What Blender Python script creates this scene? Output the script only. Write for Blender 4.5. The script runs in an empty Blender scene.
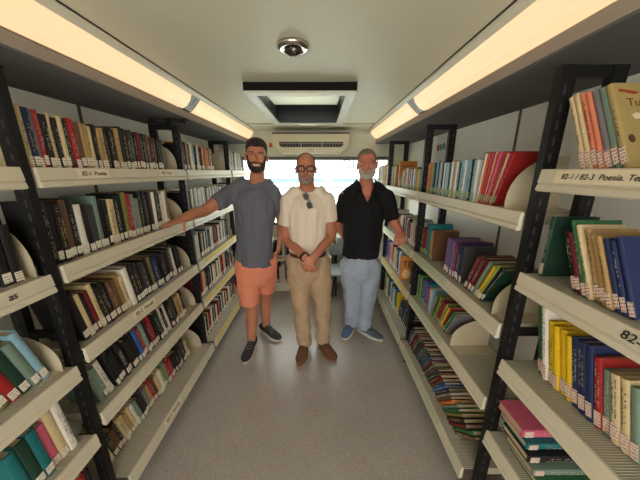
import bpy, bmesh, math, random
from mathutils import Vector, Matrix, Euler, noise
from math import sin, cos, tan, pi, radians, sqrt

# ------------------------------------------------------------------ camera, light, exposure
scene = bpy.context.scene
COL = scene.collection
CAM_H = 1.56
PITCH = radians(14.8)
F = 258.0
cam_d = bpy.data.cameras.new('camera')
cam = bpy.data.objects.new('camera', cam_d)
COL.objects.link(cam)
cam.location = (0, 0, CAM_H)
cam.rotation_euler = (radians(90) - PITCH, 0, 0)
cam_d.sensor_width = 36
cam_d.lens = F / 640 * 36
cam_d.clip_start = 0.02
scene.camera = cam
scene.view_settings.view_transform = 'Standard'
scene.view_settings.look = 'None'
scene.view_settings.gamma = 1
scene.view_settings.exposure = 0.22
scene.view_settings.use_curve_mapping = False

WORLD_STRENGTH = 5.0
LAMP = 1.0
world = bpy.data.worlds.new('daylight')
scene.world = world
world.use_nodes = True
bg = world.node_tree.nodes['Background']
bg.inputs[0].default_value = (1.0, 0.975, 0.93, 1)
bg.inputs[1].default_value = WORLD_STRENGTH


def P(px, py, d):
    """point seen at photo pixel (px, py) standing d metres in front of the camera"""
    yd = (py - 240) / F
    c, s = cos(PITCH), sin(PITCH)
    z = d / (c - yd * s)
    return Vector(((px - 320) / F * z, d, CAM_H - z * (s + yd * c)))


# ------------------------------------------------------------------ materials
def lin(c):
    def f(v):
        v /= 255.0
        return v / 12.92 if v <= 0.04045 else ((v + 0.055) / 1.055) ** 2.4
    return (f(c[0]), f(c[1]), f(c[2]), 1)


MATS = {}


def mat(name, rgb, rough=0.6, metal=0.0, var=0.12, scale=30.0, bump=0.0, bscale=200.0, spec=0.5, emit=None, es=0, sss=0, stretch=None):
    if name in MATS:
        return MATS[name]
    m = bpy.data.materials.new(name)
    m.use_nodes = True
    nt = m.node_tree
    b = nt.nodes['Principled BSDF']
    col = lin(rgb)
    b.inputs['Roughness'].default_value = rough
    b.inputs['Metallic'].default_value = metal
    b.inputs['Specular IOR Level'].default_value = spec
    tc = nt.nodes.new('ShaderNodeTexCoord')
    mp = nt.nodes.new('ShaderNodeMapping')
    nt.links.new(tc.outputs['Object'], mp.inputs['Vector'])
    if stretch:
        mp.inputs['Scale'].default_value = stretch
    if var > 0:
        n = nt.nodes.new('ShaderNodeTexNoise')
        n.inputs['Scale'].default_value = scale
        n.inputs['Detail'].default_value = 3
        nt.links.new(mp.outputs[0], n.inputs['Vector'])
        r = nt.nodes.new('ShaderNodeMixRGB')
        r.inputs[1].default_value = tuple(c * (1 - var) for c in col[:3]) + (1,)
        r.inputs[2].default_value = tuple(min(1, c * (1 + var)) for c in col[:3]) + (1,)
        nt.links.new(n.outputs[0], r.inputs[0])
        nt.links.new(r.outputs[0], b.inputs['Base Color'])
    else:
        b.inputs['Base Color'].default_value = col
    if bump > 0:
        n2 = nt.nodes.new('ShaderNodeTexNoise')
        n2.inputs['Scale'].default_value = bscale
        nt.links.new(mp.outputs[0], n2.inputs['Vector'])
        bp = nt.nodes.new('ShaderNodeBump')
        bp.inputs['Strength'].default_value = bump
        bp.inputs['Distance'].default_value = 0.003
        nt.links.new(n2.outputs[0], bp.inputs['Height'])
        nt.links.new(bp.outputs[0], b.inputs['Normal'])
    if emit:
        b.inputs['Emission Color'].default_value = emit + (1,)
        b.inputs['Emission Strength'].default_value = es
    if sss:
        b.inputs['Subsurface Weight'].default_value = sss
        b.inputs['Subsurface Radius'].default_value = (0.01, 0.004, 0.002)
    MATS[name] = m
    return m


def ribbed(name, rgb, axis='Y', pitch=0.0065):
    """painted steel pressed in fine ribs that run across the shelf"""
    m = bpy.data.materials.new(name)
    m.use_nodes = True
    nt = m.node_tree
    b = nt.nodes['Principled BSDF']
    b.inputs['Roughness'].default_value = 0.45
    tc = nt.nodes.new('ShaderNodeTexCoord')
    w = nt.nodes.new('ShaderNodeTexWave')
    w.bands_direction = axis
    w.inputs['Scale'].default_value = 0.314 / pitch
    nt.links.new(tc.outputs['Object'], w.inputs['Vector'])
    mx = nt.nodes.new('ShaderNodeMixRGB')
    c = lin(rgb)
    mx.inputs[1].default_value = tuple(v * 0.55 for v in c[:3]) + (1,)  # shade in the grooves is put into the base colour too
    mx.inputs[2].default_value = c
    nt.links.new(w.outputs[0], mx.inputs[0])
    nt.links.new(mx.outputs[0], b.inputs['Base Color'])
    bp = nt.nodes.new('ShaderNodeBump')
    bp.inputs['Strength'].default_value = 0.6
    bp.inputs['Distance'].default_value = 0.002
    nt.links.new(w.outputs[0], bp.inputs['Height'])
    nt.links.new(bp.outputs[0], b.inputs['Normal'])
    return m


def tag_paper(name, paper, ink):
    """spine tag: paper with three broken lines of tiny print"""
    m = bpy.data.materials.new(name)
    m.use_nodes = True
    nt = m.node_tree
    b = nt.nodes['Principled BSDF']
    b.inputs['Roughness'].default_value = 0.7
    tc = nt.nodes.new('ShaderNodeTexCoord')
    w = nt.nodes.new('ShaderNodeTexWave')
    w.bands_direction = 'Z'
    w.inputs['Scale'].default_value = 36
    nt.links.new(tc.outputs['Object'], w.inputs['Vector'])
    n = nt.nodes.new('ShaderNodeTexNoise')
    n.inputs['Scale'].default_value = 420
    nt.links.new(tc.outputs['Object'], n.inputs['Vector'])
    m1 = nt.nodes.new('ShaderNodeMath'); m1.operation = 'GREATER_THAN'; m1.inputs[1].default_value = 0.72
    m2 = nt.nodes.new('ShaderNodeMath'); m2.operation = 'GREATER_THAN'; m2.inputs[1].default_value = 0.47
    m3 = nt.nodes.new('ShaderNodeMath'); m3.operation = 'MULTIPLY'
    nt.links.new(w.outputs[1], m1.inputs[0]); nt.links.new(n.outputs[0], m2.inputs[0])
    nt.links.new(m1.outputs[0], m3.inputs[0]); nt.links.new(m2.outputs[0], m3.inputs[1])
    mx = nt.nodes.new('ShaderNodeMixRGB')
    mx.inputs[1].default_value = lin(paper)
    mx.inputs[2].default_value = lin(ink)
    nt.links.new(m3.outputs[0], mx.inputs[0])
    nt.links.new(mx.outputs[0], b.inputs['Base Color'])
    return m


def speckled_floor():
    m = bpy.data.materials.new('speckled_vinyl')
    m.use_nodes = True
    nt = m.node_tree
    b = nt.nodes['Principled BSDF']
    b.inputs['Roughness'].default_value = 0.30
    b.inputs['Specular IOR Level'].default_value = 0.6
    tc = nt.nodes.new('ShaderNodeTexCoord')
    n1 = nt.nodes.new('ShaderNodeTexNoise'); n1.inputs['Scale'].default_value = 210; n1.inputs['Detail'].default_value = 4
    n2 = nt.nodes.new('ShaderNodeTexNoise'); n2.inputs['Scale'].default_value = 3
    v = nt.nodes.new('ShaderNodeTexVoronoi'); v.inputs['Scale'].default_value = 190
    for n in (n1, n2, v):
        nt.links.new(tc.outputs['Object'], n.inputs['Vector'])
    r = nt.nodes.new('ShaderNodeValToRGB')
    r.color_ramp.elements[0].position = 0.35; r.color_ramp.elements[0].color = lin((172, 162, 152))
    r.color_ramp.elements[1].position = 0.65; r.color_ramp.elements[1].color = lin((206, 196, 186))
    nt.links.new(n1.outputs[0], r.inputs[0])
    mx = nt.nodes.new('ShaderNodeMixRGB'); mx.blend_type = 'MULTIPLY'; mx.inputs[0].default_value = 0.35
    nt.links.new(r.outputs[0], mx.inputs[1]); nt.links.new(v.outputs['Color'], mx.inputs[2])
    mx2 = nt.nodes.new('ShaderNodeMixRGB'); mx2.blend_type = 'MULTIPLY'; mx2.inputs[0].default_value = 0.25
    nt.links.new(mx.outputs[0], mx2.inputs[1]); nt.links.new(n2.outputs[0], mx2.inputs[2])
    nt.links.new(mx2.outputs[0], b.inputs['Base Color'])
    bp = nt.nodes.new('ShaderNodeBump'); bp.inputs['Strength'].default_value = 0.08
    nt.links.new(n1.outputs[0], bp.inputs['Height']); nt.links.new(bp.outputs[0], b.inputs['Normal'])
    return m


def glass_mat():
    m = bpy.data.materials.new('window_glass')
    m.use_nodes = True
    nt = m.node_tree
    nt.nodes.clear()
    o = nt.nodes.new('ShaderNodeOutputMaterial')
    t = nt.nodes.new('ShaderNodeBsdfTransparent'); t.inputs[0].default_value = (0.93, 0.97, 0.96, 1)
    g = nt.nodes.new('ShaderNodeBsdfGlossy'); g.inputs['Roughness'].default_value = 0.03
    mx = nt.nodes.new('ShaderNodeMixShader'); mx.inputs[0].default_value = 0.06
    nt.links.new(t.outputs[0], mx.inputs[1]); nt.links.new(g.outputs[0], mx.inputs[2])
    nt.links.new(mx.outputs[0], o.inputs[0])
    return m


def frosted_mat():
    m = bpy.data.materials.new('frosted_skylight')
    m.use_nodes = True
    nt = m.node_tree
    nt.nodes.clear()
    o = nt.nodes.new('ShaderNodeOutputMaterial')
    t = nt.nodes.new('ShaderNodeBsdfTranslucent'); t.inputs[0].default_value = (0.62, 0.64, 0.56, 1)
    g = nt.nodes.new('ShaderNodeBsdfDiffuse'); g.inputs[0].default_value = (0.4, 0.42, 0.36, 1)
    n = nt.nodes.new('ShaderNodeTexNoise'); n.inputs['Scale'].default_value = 6
    mx = nt.nodes.new('ShaderNodeMixShader'); mx.inputs[0].default_value = 0.4
    nt.links.new(t.outputs[0], mx.inputs[1]); nt.links.new(g.outputs[0], mx.inputs[2])
    nt.links.new(mx.outputs[0], o.inputs[0])
    return m


STEEL = mat('cream_steel', (205, 196, 172), 0.42, var=0.05, scale=8)
RIB = ribbed('ribbed_steel', (186, 178, 158))
BLACKM = mat('black_steel', (17, 16, 16), 0.5, var=0.1, spec=.3)
CEIL = mat('ceiling_panel', (214, 212, 188), 0.45, var=0.03, scale=3)
WALLM = mat('wall_panel', (240, 238, 226), 0.6, var=0.04, scale=5)
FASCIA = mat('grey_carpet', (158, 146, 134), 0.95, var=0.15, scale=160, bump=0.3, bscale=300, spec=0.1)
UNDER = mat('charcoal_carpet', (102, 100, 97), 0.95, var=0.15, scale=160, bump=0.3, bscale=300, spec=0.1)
WHITE = mat('white_plastic', (228, 226, 208), 0.4, var=0.03)
CREAM = mat('cream_plastic', (222, 214, 178), 0.35, var=0.02)
DARK = mat('dark_plastic', (28, 26, 24), 0.5)
CHROME = mat('chrome', (200, 196, 185), 0.16, metal=1.0, var=0.02)
PAGES = mat('book_pages', (176, 158, 124), 0.8, var=0.15, scale=500, stretch=(1, 8, 1))
TAGW = tag_paper('white_tag', (238, 228, 210), (120, 108, 98))
TAGP = tag_paper('pink_tag', (226, 196, 180), (96, 80, 72))
TAGG = tag_paper('green_tag', (166, 182, 136), (90, 100, 75))
INK = mat('black_ink', (24, 22, 20), 0.6, var=0)
LIGHTINK = mat('pale_ink', (186, 178, 160), 0.6, var=0)
GOLDINK = mat('gold_ink', (190, 158, 92), 0.5, var=0)
SIGNP = mat('sign_paper', (226, 212, 182), 0.55, var=0.03)
YELLOWP = mat('yellow_label', (216, 190, 84), 0.5, var=0.04)
GREENP = mat('green_tinted_strip', (176, 192, 156), 0.35, var=0.10, scale=14)
BEND = mat('bookend_steel', (190, 176, 148), 0.45, var=0.04)
GLASS = glass_mat()

BOOKC = {
    'k': ('black', (30, 28, 28)), 'd': ('charcoal', (58, 56, 56)), 'n': ('navy', (32, 44, 84)), 'b': ('blue', (48, 92, 156)),
    'e': ('pale blue', (134, 172, 188)), 't': ('teal', (30, 108, 112)), 'g': ('green', (52, 104, 62)), 'l': ('lime green', (150, 168, 84)),
    'y': ('yellow', (220, 180, 30)), 'o': ('orange', (216, 112, 44)), 'r': ('red', (158, 38, 38)), 'm': ('maroon', (104, 28, 34)),
    'p': ('pink', (206, 96, 122)), 'v': ('purple', (104, 76, 124)), 'w': ('white', (222, 216, 202)), 'c': ('cream', (206, 184, 140)),
    'a': ('tan', (172, 138, 88)), 'u': ('brown', (98, 66, 44)), 's': ('grey', (118, 114, 116)), 'h': ('olive', (124, 118, 60)),
    'i': ('salmon', (218, 128, 96)), 'j': ('grey green', (112, 132, 116)), 'x': ('dark green', (30, 60, 46)),
}
BOOKM = {k: mat('cover_' + v[0].replace(' ', '_'), v[1], 0.5, var=0.14, scale=60, spec=.28) for k, v in BOOKC.items()}


# ------------------------------------------------------------------ mesh helpers
def finish(name, bm, material, parent=None, smooth=False, loc=None):
    bmesh.ops.recalc_face_normals(bm, faces=bm.faces)
    me = bpy.data.meshes.new(name)
    bm.to_mesh(me)
    bm.free()
    mats = material if isinstance(material, (list, tuple)) else [material]
    for m in mats:
        me.materials.append(m)
    if smooth:
        me.polygons.foreach_set('use_smooth', [True] * len(me.polygons))
    o = bpy.data.objects.new(name, me)
    COL.objects.link(o)
    if loc is not None:
        o.location = loc
    if parent is not None:
        o.parent = parent
    return o


def empty(name, label, cat, loc=(0, 0, 0), rot=(0, 0, 0), group=None):
    o = bpy.data.objects.new(name, None)
    o.empty_display_size = 0.05
    COL.objects.link(o)
    o.location = loc
    o.rotation_euler = rot
    tag(o, label, cat, group)
    return o


def tag(o, label, cat, group=None):
    o['label'] = label
    o['category'] = cat
    if group:
        o['group'] = group
    return o


def struct(o):
    o['kind'] = 'structure'
    return o


def box(bm, x0, x1, y0, y1, z0, z1, mi=0):
    vs = [bm.verts.new((x, y, z)) for x in (x0, x1) for y in (y0, y1) for z in (z0, z1)]
    fs = [(0, 1, 3, 2), (4, 6, 7, 5), (0, 4, 5, 1), (2, 3, 7, 6), (0, 2, 6, 4), (1, 5, 7, 3)]
    out = []
    for f in fs:
        fc = bm.faces.new([vs[i] for i in f])
        fc.material_index = mi
        out.append(fc)
    return vs


def prism(bm, pts, y0, y1, axis='Y', mi=0):
    """polygon extruded along an axis. pts in the plane across it: Y -> (x,z); X -> (y,z); Z -> (x,y)"""
    def v(p, t):
        if axis == 'Y':
            return (p[0], t, p[1])
        if axis == 'X':
            return (t, p[0], p[1])
        return (p[0], p[1], t)
    a = [bm.verts.new(v(p, y0)) for p in pts]
    b = [bm.verts.new(v(p, y1)) for p in pts]
    n = len(pts)
    fs = [bm.faces.new(a), bm.faces.new(b[::-1])]
    for i in range(n):
        fs.append(bm.faces.new((a[i], a[(i + 1) % n], b[(i + 1) % n], b[i])))
    for f in fs:
        f.material_index = mi
    return fs


def tube(bm, pts, radii, side=(1, 0, 0), n=16, caps=True, mi=0):
    """closed tube through pts; radius r or (r_side, r_other); rounded ends when caps"""
    pts = [Vector(p) for p in pts]
    rr = [(r, r) if not isinstance(r, (tuple, list)) else r for r in radii]
    if caps:
        d0 = (pts[0] - pts[1]).normalized(); d1 = (pts[-1] - pts[-2]).normalized()
        r0, r1 = rr[0], rr[-1]
        m0, m1 = min(r0), min(r1)
        pts = [pts[0] + d0 * m0 * 0.92, pts[0] + d0 * m0 * 0.6] + pts + [pts[-1] + d1 * m1 * 0.6, pts[-1] + d1 * m1 * 0.92]
        rr = [(r0[0] * .4, r0[1] * .4), (r0[0] * .8, r0[1] * .8)] + rr + [(r1[0] * .8, r1[1] * .8), (r1[0] * .4, r1[1] * .4)]
    side = Vector(side)
    rings = []
    prev = None
    for i, p in enumerate(pts):
        if i == 0:
            t = pts[1] - pts[0]
        elif i == len(pts) - 1:
            t = pts[-1] - pts[-2]
        else:
            t = (pts[i + 1] - p).normalized() + (p - pts[i - 1]).normalized()
        t.normalize()
        s = side if prev is None else prev
        s = s - t * s.dot(t)
        if s.length < 1e-4:
            s = t.orthogonal()
        s.normalize()
        prev = s
        u = t.cross(s)
        rings.append([bm.verts.new(p + s * (rr[i][0] * cos(2 * pi * k / n)) + u * (rr[i][1] * sin(2 * pi * k / n))) for k in range(n)])
    for a, b in zip(rings, rings[1:]):
        for k in range(n):
            f = bm.faces.new((a[k], a[(k + 1) % n], b[(k + 1) % n], b[k]))
            f.material_index = mi
    f = bm.faces.new(rings[0][::-1]); f.material_index = mi
    f = bm.faces.new(rings[-1]); f.material_index = mi


def ball(bm, c, r, rot=None, seg=16, mi=0):
    r = (r, r, r) if not isinstance(r, (tuple, list)) else r
    M = Matrix.Translation(Vector(c)) @ (rot if rot is not None else Matrix.Identity(4)) @ Matrix.Diagonal((r[0], r[1], r[2], 1))
    g = bmesh.ops.create_uvsphere(bm, u_segments=seg, v_segments=seg // 2 + 2, radius=1, matrix=M)
    for v in g['verts']:
        for f in v.link_faces:
            f.material_index = mi


def text_mesh(name, body, size, material, parent=None, matrix=None, extrude=0.0004, bold=False, shear=0.0, group=None):
    cu = bpy.data.curves.new(name, 'FONT')
    cu.body = body
    cu.size = size
    cu.extrude = extrude
    cu.shear = shear
    if bold:
        cu.offset = size * 0.007
    cu.align_y = 'CENTER'
    tmp = bpy.data.objects.new('tmp', cu)
    COL.objects.link(tmp)
    dg = bpy.context.evaluated_depsgraph_get()
    me = bpy.data.meshes.new_from_object(tmp.evaluated_get(dg))
    bpy.data.objects.remove(tmp)
    bpy.data.curves.remove(cu)
    me.materials.clear()
    me.materials.append(material)
    if matrix is not None:
        me.transform(matrix)
    me.name = name
    o = bpy.data.objects.new(name, me)
    COL.objects.link(o)
    if parent is not None:
        o.parent = parent
    return o


def basis(xa, ya, org):
    xa = Vector(xa).normalized(); ya = Vector(ya).normalized(); za = xa.cross(ya)
    M = Matrix((xa, ya, za)).transposed().to_4x4()
    M.translation = Vector(org)
    return M


# ------------------------------------------------------------------ the vehicle interior
XL, XR = -1.28, 1.14
YB, YF = 3.46, -1.5
ZC = 2.06

bm = bmesh.new(); box(bm, XL - .05, XR + .05, YF, YB + .06, -0.05, 0)
struct(finish('floor', bm, speckled_floor()))

HX0, HX1, HY0, HY1 = -0.40, 0.17, 1.72, 2.66
bm = bmesh.new()
box(bm, XL - .05, XR + .05, YF, HY0, ZC, ZC + .05)
box(bm, XL - .05, XR + .05, HY1, YB + .06, ZC, ZC + .05)
box(bm, XL - .05, HX0, HY0, HY1, ZC, ZC + .05)
box(bm, HX1, XR + .05, HY0, HY1, ZC, ZC + .05)
ceiling = struct(finish('ceiling', bm, CEIL))
bm = bmesh.new()
box(bm, -0.80, HX0 - .05, 2.985, 3.0, ZC - .004, ZC - .0005)
box(bm, HX1 + .05, 0.61, 2.985, 3.0, ZC - .004, ZC - .0005)
finish('seam', bm, mat('seam_grey', (120, 118, 100), 0.6), ceiling)

for nm, x0, x1, xin, seams in (('wall_left', XL - .05, XL, XL, (0.4, 1.5, 2.45)), ('wall_right', XR, XR + .05, XR, (0.55, 1.60, 2.35))):
    bm = bmesh.new(); box(bm, x0, x1, YF, YB + .06, 0, ZC)
    w = struct(finish(nm, bm, WALLM))
    bm = bmesh.new()
    for y in seams:
        if xin < 0:
            box(bm, xin + .0005, xin + .004, y - .009, y + .009, 0.05, 1.90)
        else:
            box(bm, xin - .004, xin - .0005, y - .009, y + .009, 0.05, 1.90)
    finish('panel_joint', bm, mat('joint_dark', (84, 82, 74), 0.6), w)

# back wall with its wide window
WX0, WX1, WZ0, WZ1 = -1.02, 0.90, 0.86, 1.735
bm = bmesh.new()
box(bm, XL, WX0, YB, YB + .05, 0, ZC)
box(bm, WX1, XR, YB, YB + .05, 0, ZC)
box(bm, WX0, WX1, YB, YB + .05, 0, WZ0)
box(bm, WX0, WX1, YB, YB + .05, WZ1, ZC)
struct(finish('wall_back', bm, mat('back_panel', (212, 212, 192), 0.55, var=0.03)))
bm = bmesh.new()
fw = 0.03
box(bm, WX0, WX1, YB - .012, YB + .04, WZ1 - fw, WZ1 + .012)
box(bm, WX0, WX1, YB - .012, YB + .04, WZ0, WZ0 + fw)
box(bm, WX0, WX0 + fw, YB - .012, YB + .04, WZ0 + fw, WZ1 - fw)
box(bm, WX1 - fw, WX1, YB - .012, YB + .04, WZ0 + fw, WZ1 - fw)
win = struct(finish('window_1', bm, mat('window_rubber', (92, 96, 90), 0.6)))
bm = bmesh.new()
box(bm, WX0 + fw, WX1 - fw, YB + .012, YB + .018, WZ0 + fw, WZ1 - fw)
pane = finish('pane', bm, GLASS, win)
LET = mat('window_lettering', (92, 104, 112), 0.6, var=0)
# lettering stuck on the outside, so it reads backwards from in here
def window_text(body, px, py, size, m):
    p = P(px, py, YB + .022)
    t = text_mesh('lettering', body, size, m, win, basis((-1, 0, 0), (0, 0, 1), (p.x, YB + .022, p.z)), extrude=0.001)
    return t
window_text('BIBLIObus', 379, 164.5, 0.165, LET)
window_text('REGIÓN de', 292, 166.5, 0.082, LET)
bm = bmesh.new()
pa = P(300, 172, YB + .023); 
def band(px0, px1, py0, py1):
    a = P(px0, py1, YB + .022); b = P(px1, py0, YB + .022)
    box(bm, a.x, b.x, YB + .0205, YB + .0215, a.z, b.z)
band(252, 382, 172, 173.5); band(252, 382, 178, 183); band(262, 350, 187, 188.5)
FILM = bpy.data.materials.new('pale_blue_film')
FILM.use_nodes = True
_nt = FILM.node_tree
_nt.nodes.clear()
_o = _nt.nodes.new('ShaderNodeOutputMaterial'); _t = _nt.nodes.new('ShaderNodeBsdfTransparent')
_t.inputs[0].default_value = (.40, .465, .49, 1)
_nt.links.new(_t.outputs[0], _o.inputs[0])
finish('blue_band', bm, FILM, win)

# front of the vehicle, behind the camera: wall with the windscreen opening
bm = bmesh.new()
box(bm, XL, -1.15, YF - .05, YF, 0, ZC)
box(bm, 1.02, XR, YF - .05, YF, 0, ZC)
box(bm, -1.15, 1.02, YF - .05, YF, 1.97, ZC)
box(bm, -1.15, 1.02, YF - .05, YF, 0, .55)
struct(finish('wall_front', bm, WALLM))

# ceiling strip lights and the carpeted ledges below them, left and right
DIFF = mat('lit_diffuser', (90, 80, 66), 0.5, var=0, emit=(0.95, 0.62, 0.345), es=LAMP)
for side, xw, xf, xt, xc in (('left', XL, -0.887, -0.820, -0.802), ('right', XR, 0.70, 0.62, 0.60)):
    sg = 1 if side == 'left' else -1
    bm = bmesh.new()
    prism(bm, [(xw + sg * .001, 1.907), (xf, 1.907), (xf, 1.948), (xf - sg * .02, 1.955), (xw + sg * .001, 1.955)], YF, YB - .002)
    t = struct(finish('trim_1' if side == 'left' else 'trim_2', bm, FASCIA))
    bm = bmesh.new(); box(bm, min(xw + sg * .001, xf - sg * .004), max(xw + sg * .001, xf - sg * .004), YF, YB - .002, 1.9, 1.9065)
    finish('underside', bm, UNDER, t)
    # cove strip between lamp and ceiling
    bm = bmesh.new()
    prism(bm, [(xt, 2.036), (xc, 2.052), (xc + sg * .008, 2.0545), (xc + sg * .008, 2.0595), (xt - sg * .1, 2.0595), (xt - sg * .06, 2.036)], YF, YB - .002)
    struct(finish('trim_3' if side == 'left' else 'trim_4', bm, mat('cove_white', (216, 212, 190), 0.4, var=0.02)))
    bm = bmesh.new(); box(bm, *sorted((xc + sg * .0085, xc + sg * .0135)), YF, 3.30, 2.0565, 2.0597)
    struct(finish('trim_5' if side == 'left' else 'trim_6', bm, mat('joint_black', (40, 36, 30), .7)))
    brk = 1.885 if side == 'left' else 1.955
    for k, (y0, y1, nm) in enumerate(((YF + .02, brk - .055, 'near'), (brk + .055, 3.41, 'far'))):
        g = 'ceiling strip lights above the racks'
        lamp = empty('strip_light', f'{"long near" if k == 0 else "shorter far"} glowing warm strip light above the {side} hand racks', 'light', ((xf + xt) / 2, y0, 1.96), group=g)
        L = Vector(lamp.location)
        dx, dz = xt - xf, 2.034 - 1.952
        bm = bmesh.new()
        pts = [(xf - sg * .0, 1.957), (xf + dx * .25 + sg * .012, 1.957 + dz * .25 - .006), (xf + dx * .62 + sg * .012, 1.957 + dz * .62 - .006), (xt, 2.034),
               (xt - sg * .02, 2.034), (xf - sg * .018, 1.961)]
        prism(bm, [(a - L.x, b - L.z) for a, b in pts], 0, y1 - y0)
        finish('diffuser', bm, DIFF, lamp)
        bm = bmesh.new()
        pts = [(xf - sg * .021, 1.9615), (xt - sg * .023, 2.0345), (xt - sg * .06, 2.0345), (xf - sg * .06, 1.9615)]
        prism(bm, [(a - L.x, b - L.z) for a, b in pts], 0, y1 - y0)
        finish('housing', bm, WHITE, lamp)
        bm = bmesh.new()
        prism(bm, [(xf - L.x + sg * .004, 1.957 - L.z), (xt - L.x + sg * .006, 2.032 - L.z), (xt - L.x - sg * .05, 2.034 - L.z), (xf - L.x - sg * .05, 1.96 - L.z)],
              (y1 - y0 if k == 0 else -.053), (y1 - y0 + .053 if k == 0 else 0))
        finish('end_cap', bm, mat('lamp_end_grey', (64, 60, 54), 0.3, metal=0.6), lamp)

# roof hatch
h = empty('roof_hatch', 'open rectangular roof hatch with white rim and dark recess', 'hatch', ((HX0 + HX1) / 2, (HY0 + HY1) / 2, ZC))
def rel(bm_, x0, x1, y0, y1, z0, z1):
    box(bm_, x0 - h.location.x, x1 - h.location.x, y0 - h.location.y, y1 - h.location.y, z0 - ZC, z1 - ZC)
OX0, OX1, OY0, OY1 = -0.445, 0.215, 1.665, 2.71
bm = bmesh.new()
for a in ((OX0, OX1, OY0, OY0 + .012), (OX0, OX1, OY1 - .012, OY1), (OX0, OX0 + .012, OY0 + .012, OY1 - .012), (OX1 - .012, OX1, OY0 + .012, OY1 - .012)):
    rel(bm, *a, ZC - .045, ZC - .0005)
finish('outer_frame', bm, mat('hatch_dark', (20, 16, 12), 0.6, spec=.1), h)
bm = bmesh.new()
w = .06
for a in ((OX0, OX1, OY0, OY0 + w), (OX0, OX1, OY1 - .035, OY1), (OX0, OX0 + w, OY0 + w, OY1 - .035), (OX1 - w, OX1, OY0 + w, OY1 - .035)):
    rel(bm, *a, ZC - .057, ZC - .0455)
finish('rim', bm, mat('hatch_rim', (196, 194, 180), 0.35, var=.03), h)
bm = bmesh.new()
for a in ((HX0, HX1, HY0, HY0 + .012), (HX0, HX1, HY1 - .012, HY1), (HX0, HX0 + .012, HY0, HY1), (HX1 - .012, HX1, HY0, HY1)):
    rel(bm, a[0] + .001, a[1] - .001, a[2] + .001, a[3] - .001, ZC - .044, ZC + .17)
finish('shaft', bm, mat('hatch_black', (26, 24, 22), 0.5), h)
bm = bmesh.new()
prism(bm, [(HY0 + .014 - h.location.y, -.003), (HY1 - .34 - h.location.y, .030), (HY1 - .34 - h.location.y, .034), (HY0 + .014 - h.location.y, .001)], HX0 + .03 - h.location.x, HX1 - .03 - h.location.x, 'X')
finish('skylight_panel', bm, frosted_mat(), h)
bm = bmesh.new()
rel(bm, HX0 + .013, HX1 - .013, HY1 - .36, HY1 - .013, ZC + .10, ZC + .115)
finish('skylight_surround', bm, mat('hatch_grey', (70, 68, 60), 0.5), h)
bm = bmesh.new()
rel(bm, HX0 + .16, HX1 - .16, OY0 - .0, OY0 + .03, ZC - .066, ZC - .0575)
finish('latch', bm, WHITE, h)
bm = bmesh.new()
rel(bm, HX0 + .20, HX1 - .20, OY1 - .04, OY1 - .005, ZC - .066, ZC - .0575)
finish('latch', bm, WHITE, h)

# round ceiling fitting
p = P(293.5, 47, 1.24)
c = empty('ceiling_camera', 'small round chrome dome fitting with a dark lens on the ceiling', 'camera', (p.x, 1.22, ZC))
bm = bmesh.new()
prof = [(0.066, -.0005), (0.066, -.010), (0.058, -.018), (0.040, -.020), (0.036, -.012), (0.0, -.012)]
n = 40
rings = [[bm.verts.new((r * cos(2 * pi * k / n), r * sin(2 * pi * k / n), z)) for k in range(n)] for r, z in prof[:-1]]
for a, b in zip(rings, rings[1:]):
    for k in range(n):
        bm.faces.new((a[k], a[(k + 1) % n], b[(k + 1) % n], b[k]))
bm.faces.new(rings[0]); bm.faces.new(rings[-1])
finish('ring', bm, CHROME, c, smooth=True)
bm = bmesh.new(); ball(bm, (0, 0, -.016), (.034, .034, .026), seg=24)
finish('dome', bm, mat('smoked_dome', (44, 40, 34), 0.08, var=0), c, smooth=True)
bm = bmesh.new(); tube(bm, [(0.006, -.026, -.026), (0.007, -.034, -.034)], [.012, .010], n=16, caps=False)
finish('lens', bm, mat('lens_grey', (150, 146, 132), 0.15, metal=.7), c, smooth=True)

# air conditioner over the window
ac = empty('air_conditioner', 'cream wall mounted air conditioner above the back window', 'air conditioner', (-0.105, YB, 1.78))
bm = bmesh.new()
A0, A1 = -.455, .455
prism(bm, [(A0, .215), (A0, .07), (A0 + .10, -.005), (A1 - .10, -.005), (A1, .07), (A1, .215)], -.20, -.001)
bmesh.ops.bevel(bm, geom=bm.edges[:], offset=.008, segments=2, affect='EDGES')
finish('casing', bm, CREAM, ac)
bm = bmesh.new(); box(bm, A0 - .004, A1 + .004, -.205, -.001, .2165, .228)
finish('top_grille', bm, mat('ac_brown', (96, 84, 60), 0.5), ac)
bm = bmesh.new(); prism(bm, [(A0 + .075, .125), (A0 + .075, .085), (A0 + .10, .065), (A1 - .10, .065), (A1 - .075, .085), (A1 - .075, .125)], -.2045, -.2005)
vent = finish('vent_slot', bm, DARK, ac)
bm = bmesh.new()
box(bm, A0 + .08, A1 - .08, -.212, -.2055, .106, .112)
for k in range(22):
    x = A0 + .10 + k * (A1 - A0 - .2) / 21
    box(bm, x - .0015, x + .0015, -.208, -.2055, .070, .105)
for x in (-.12, .13):
    box(bm, x - .005, x + .005, -.2125, -.2055, .066, .120)
finish('vane', bm, mat('ac_vane', (176, 166, 130), 0.4), vent)
bm = bmesh.new(); box(bm, -.03, .03, -.2035, -.2005, .030, .036)
finish('badge', bm, mat('badge_grey', (130, 124, 104), .4), ac)
bm = bmesh.new(); box(bm, 0, .035, -.012, -.001, 0, .05)
o = finish('wall_sticker', bm, mat('sticker_red', (190, 80, 50), .6, var=.5, scale=60), None, loc=(-.64, YB, 1.86))
tag(o, 'small red and white sticker on the wall left of the air conditioner', 'sticker')

# outside, seen through the window
bm = bmesh.new(); box(bm, -30, 30, YB + .5, 60, -1.05, -1.0)
o = struct(finish('ground', bm, mat('pale_paving', (214, 216, 208), 0.8, var=.05, scale=1)))
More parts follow.
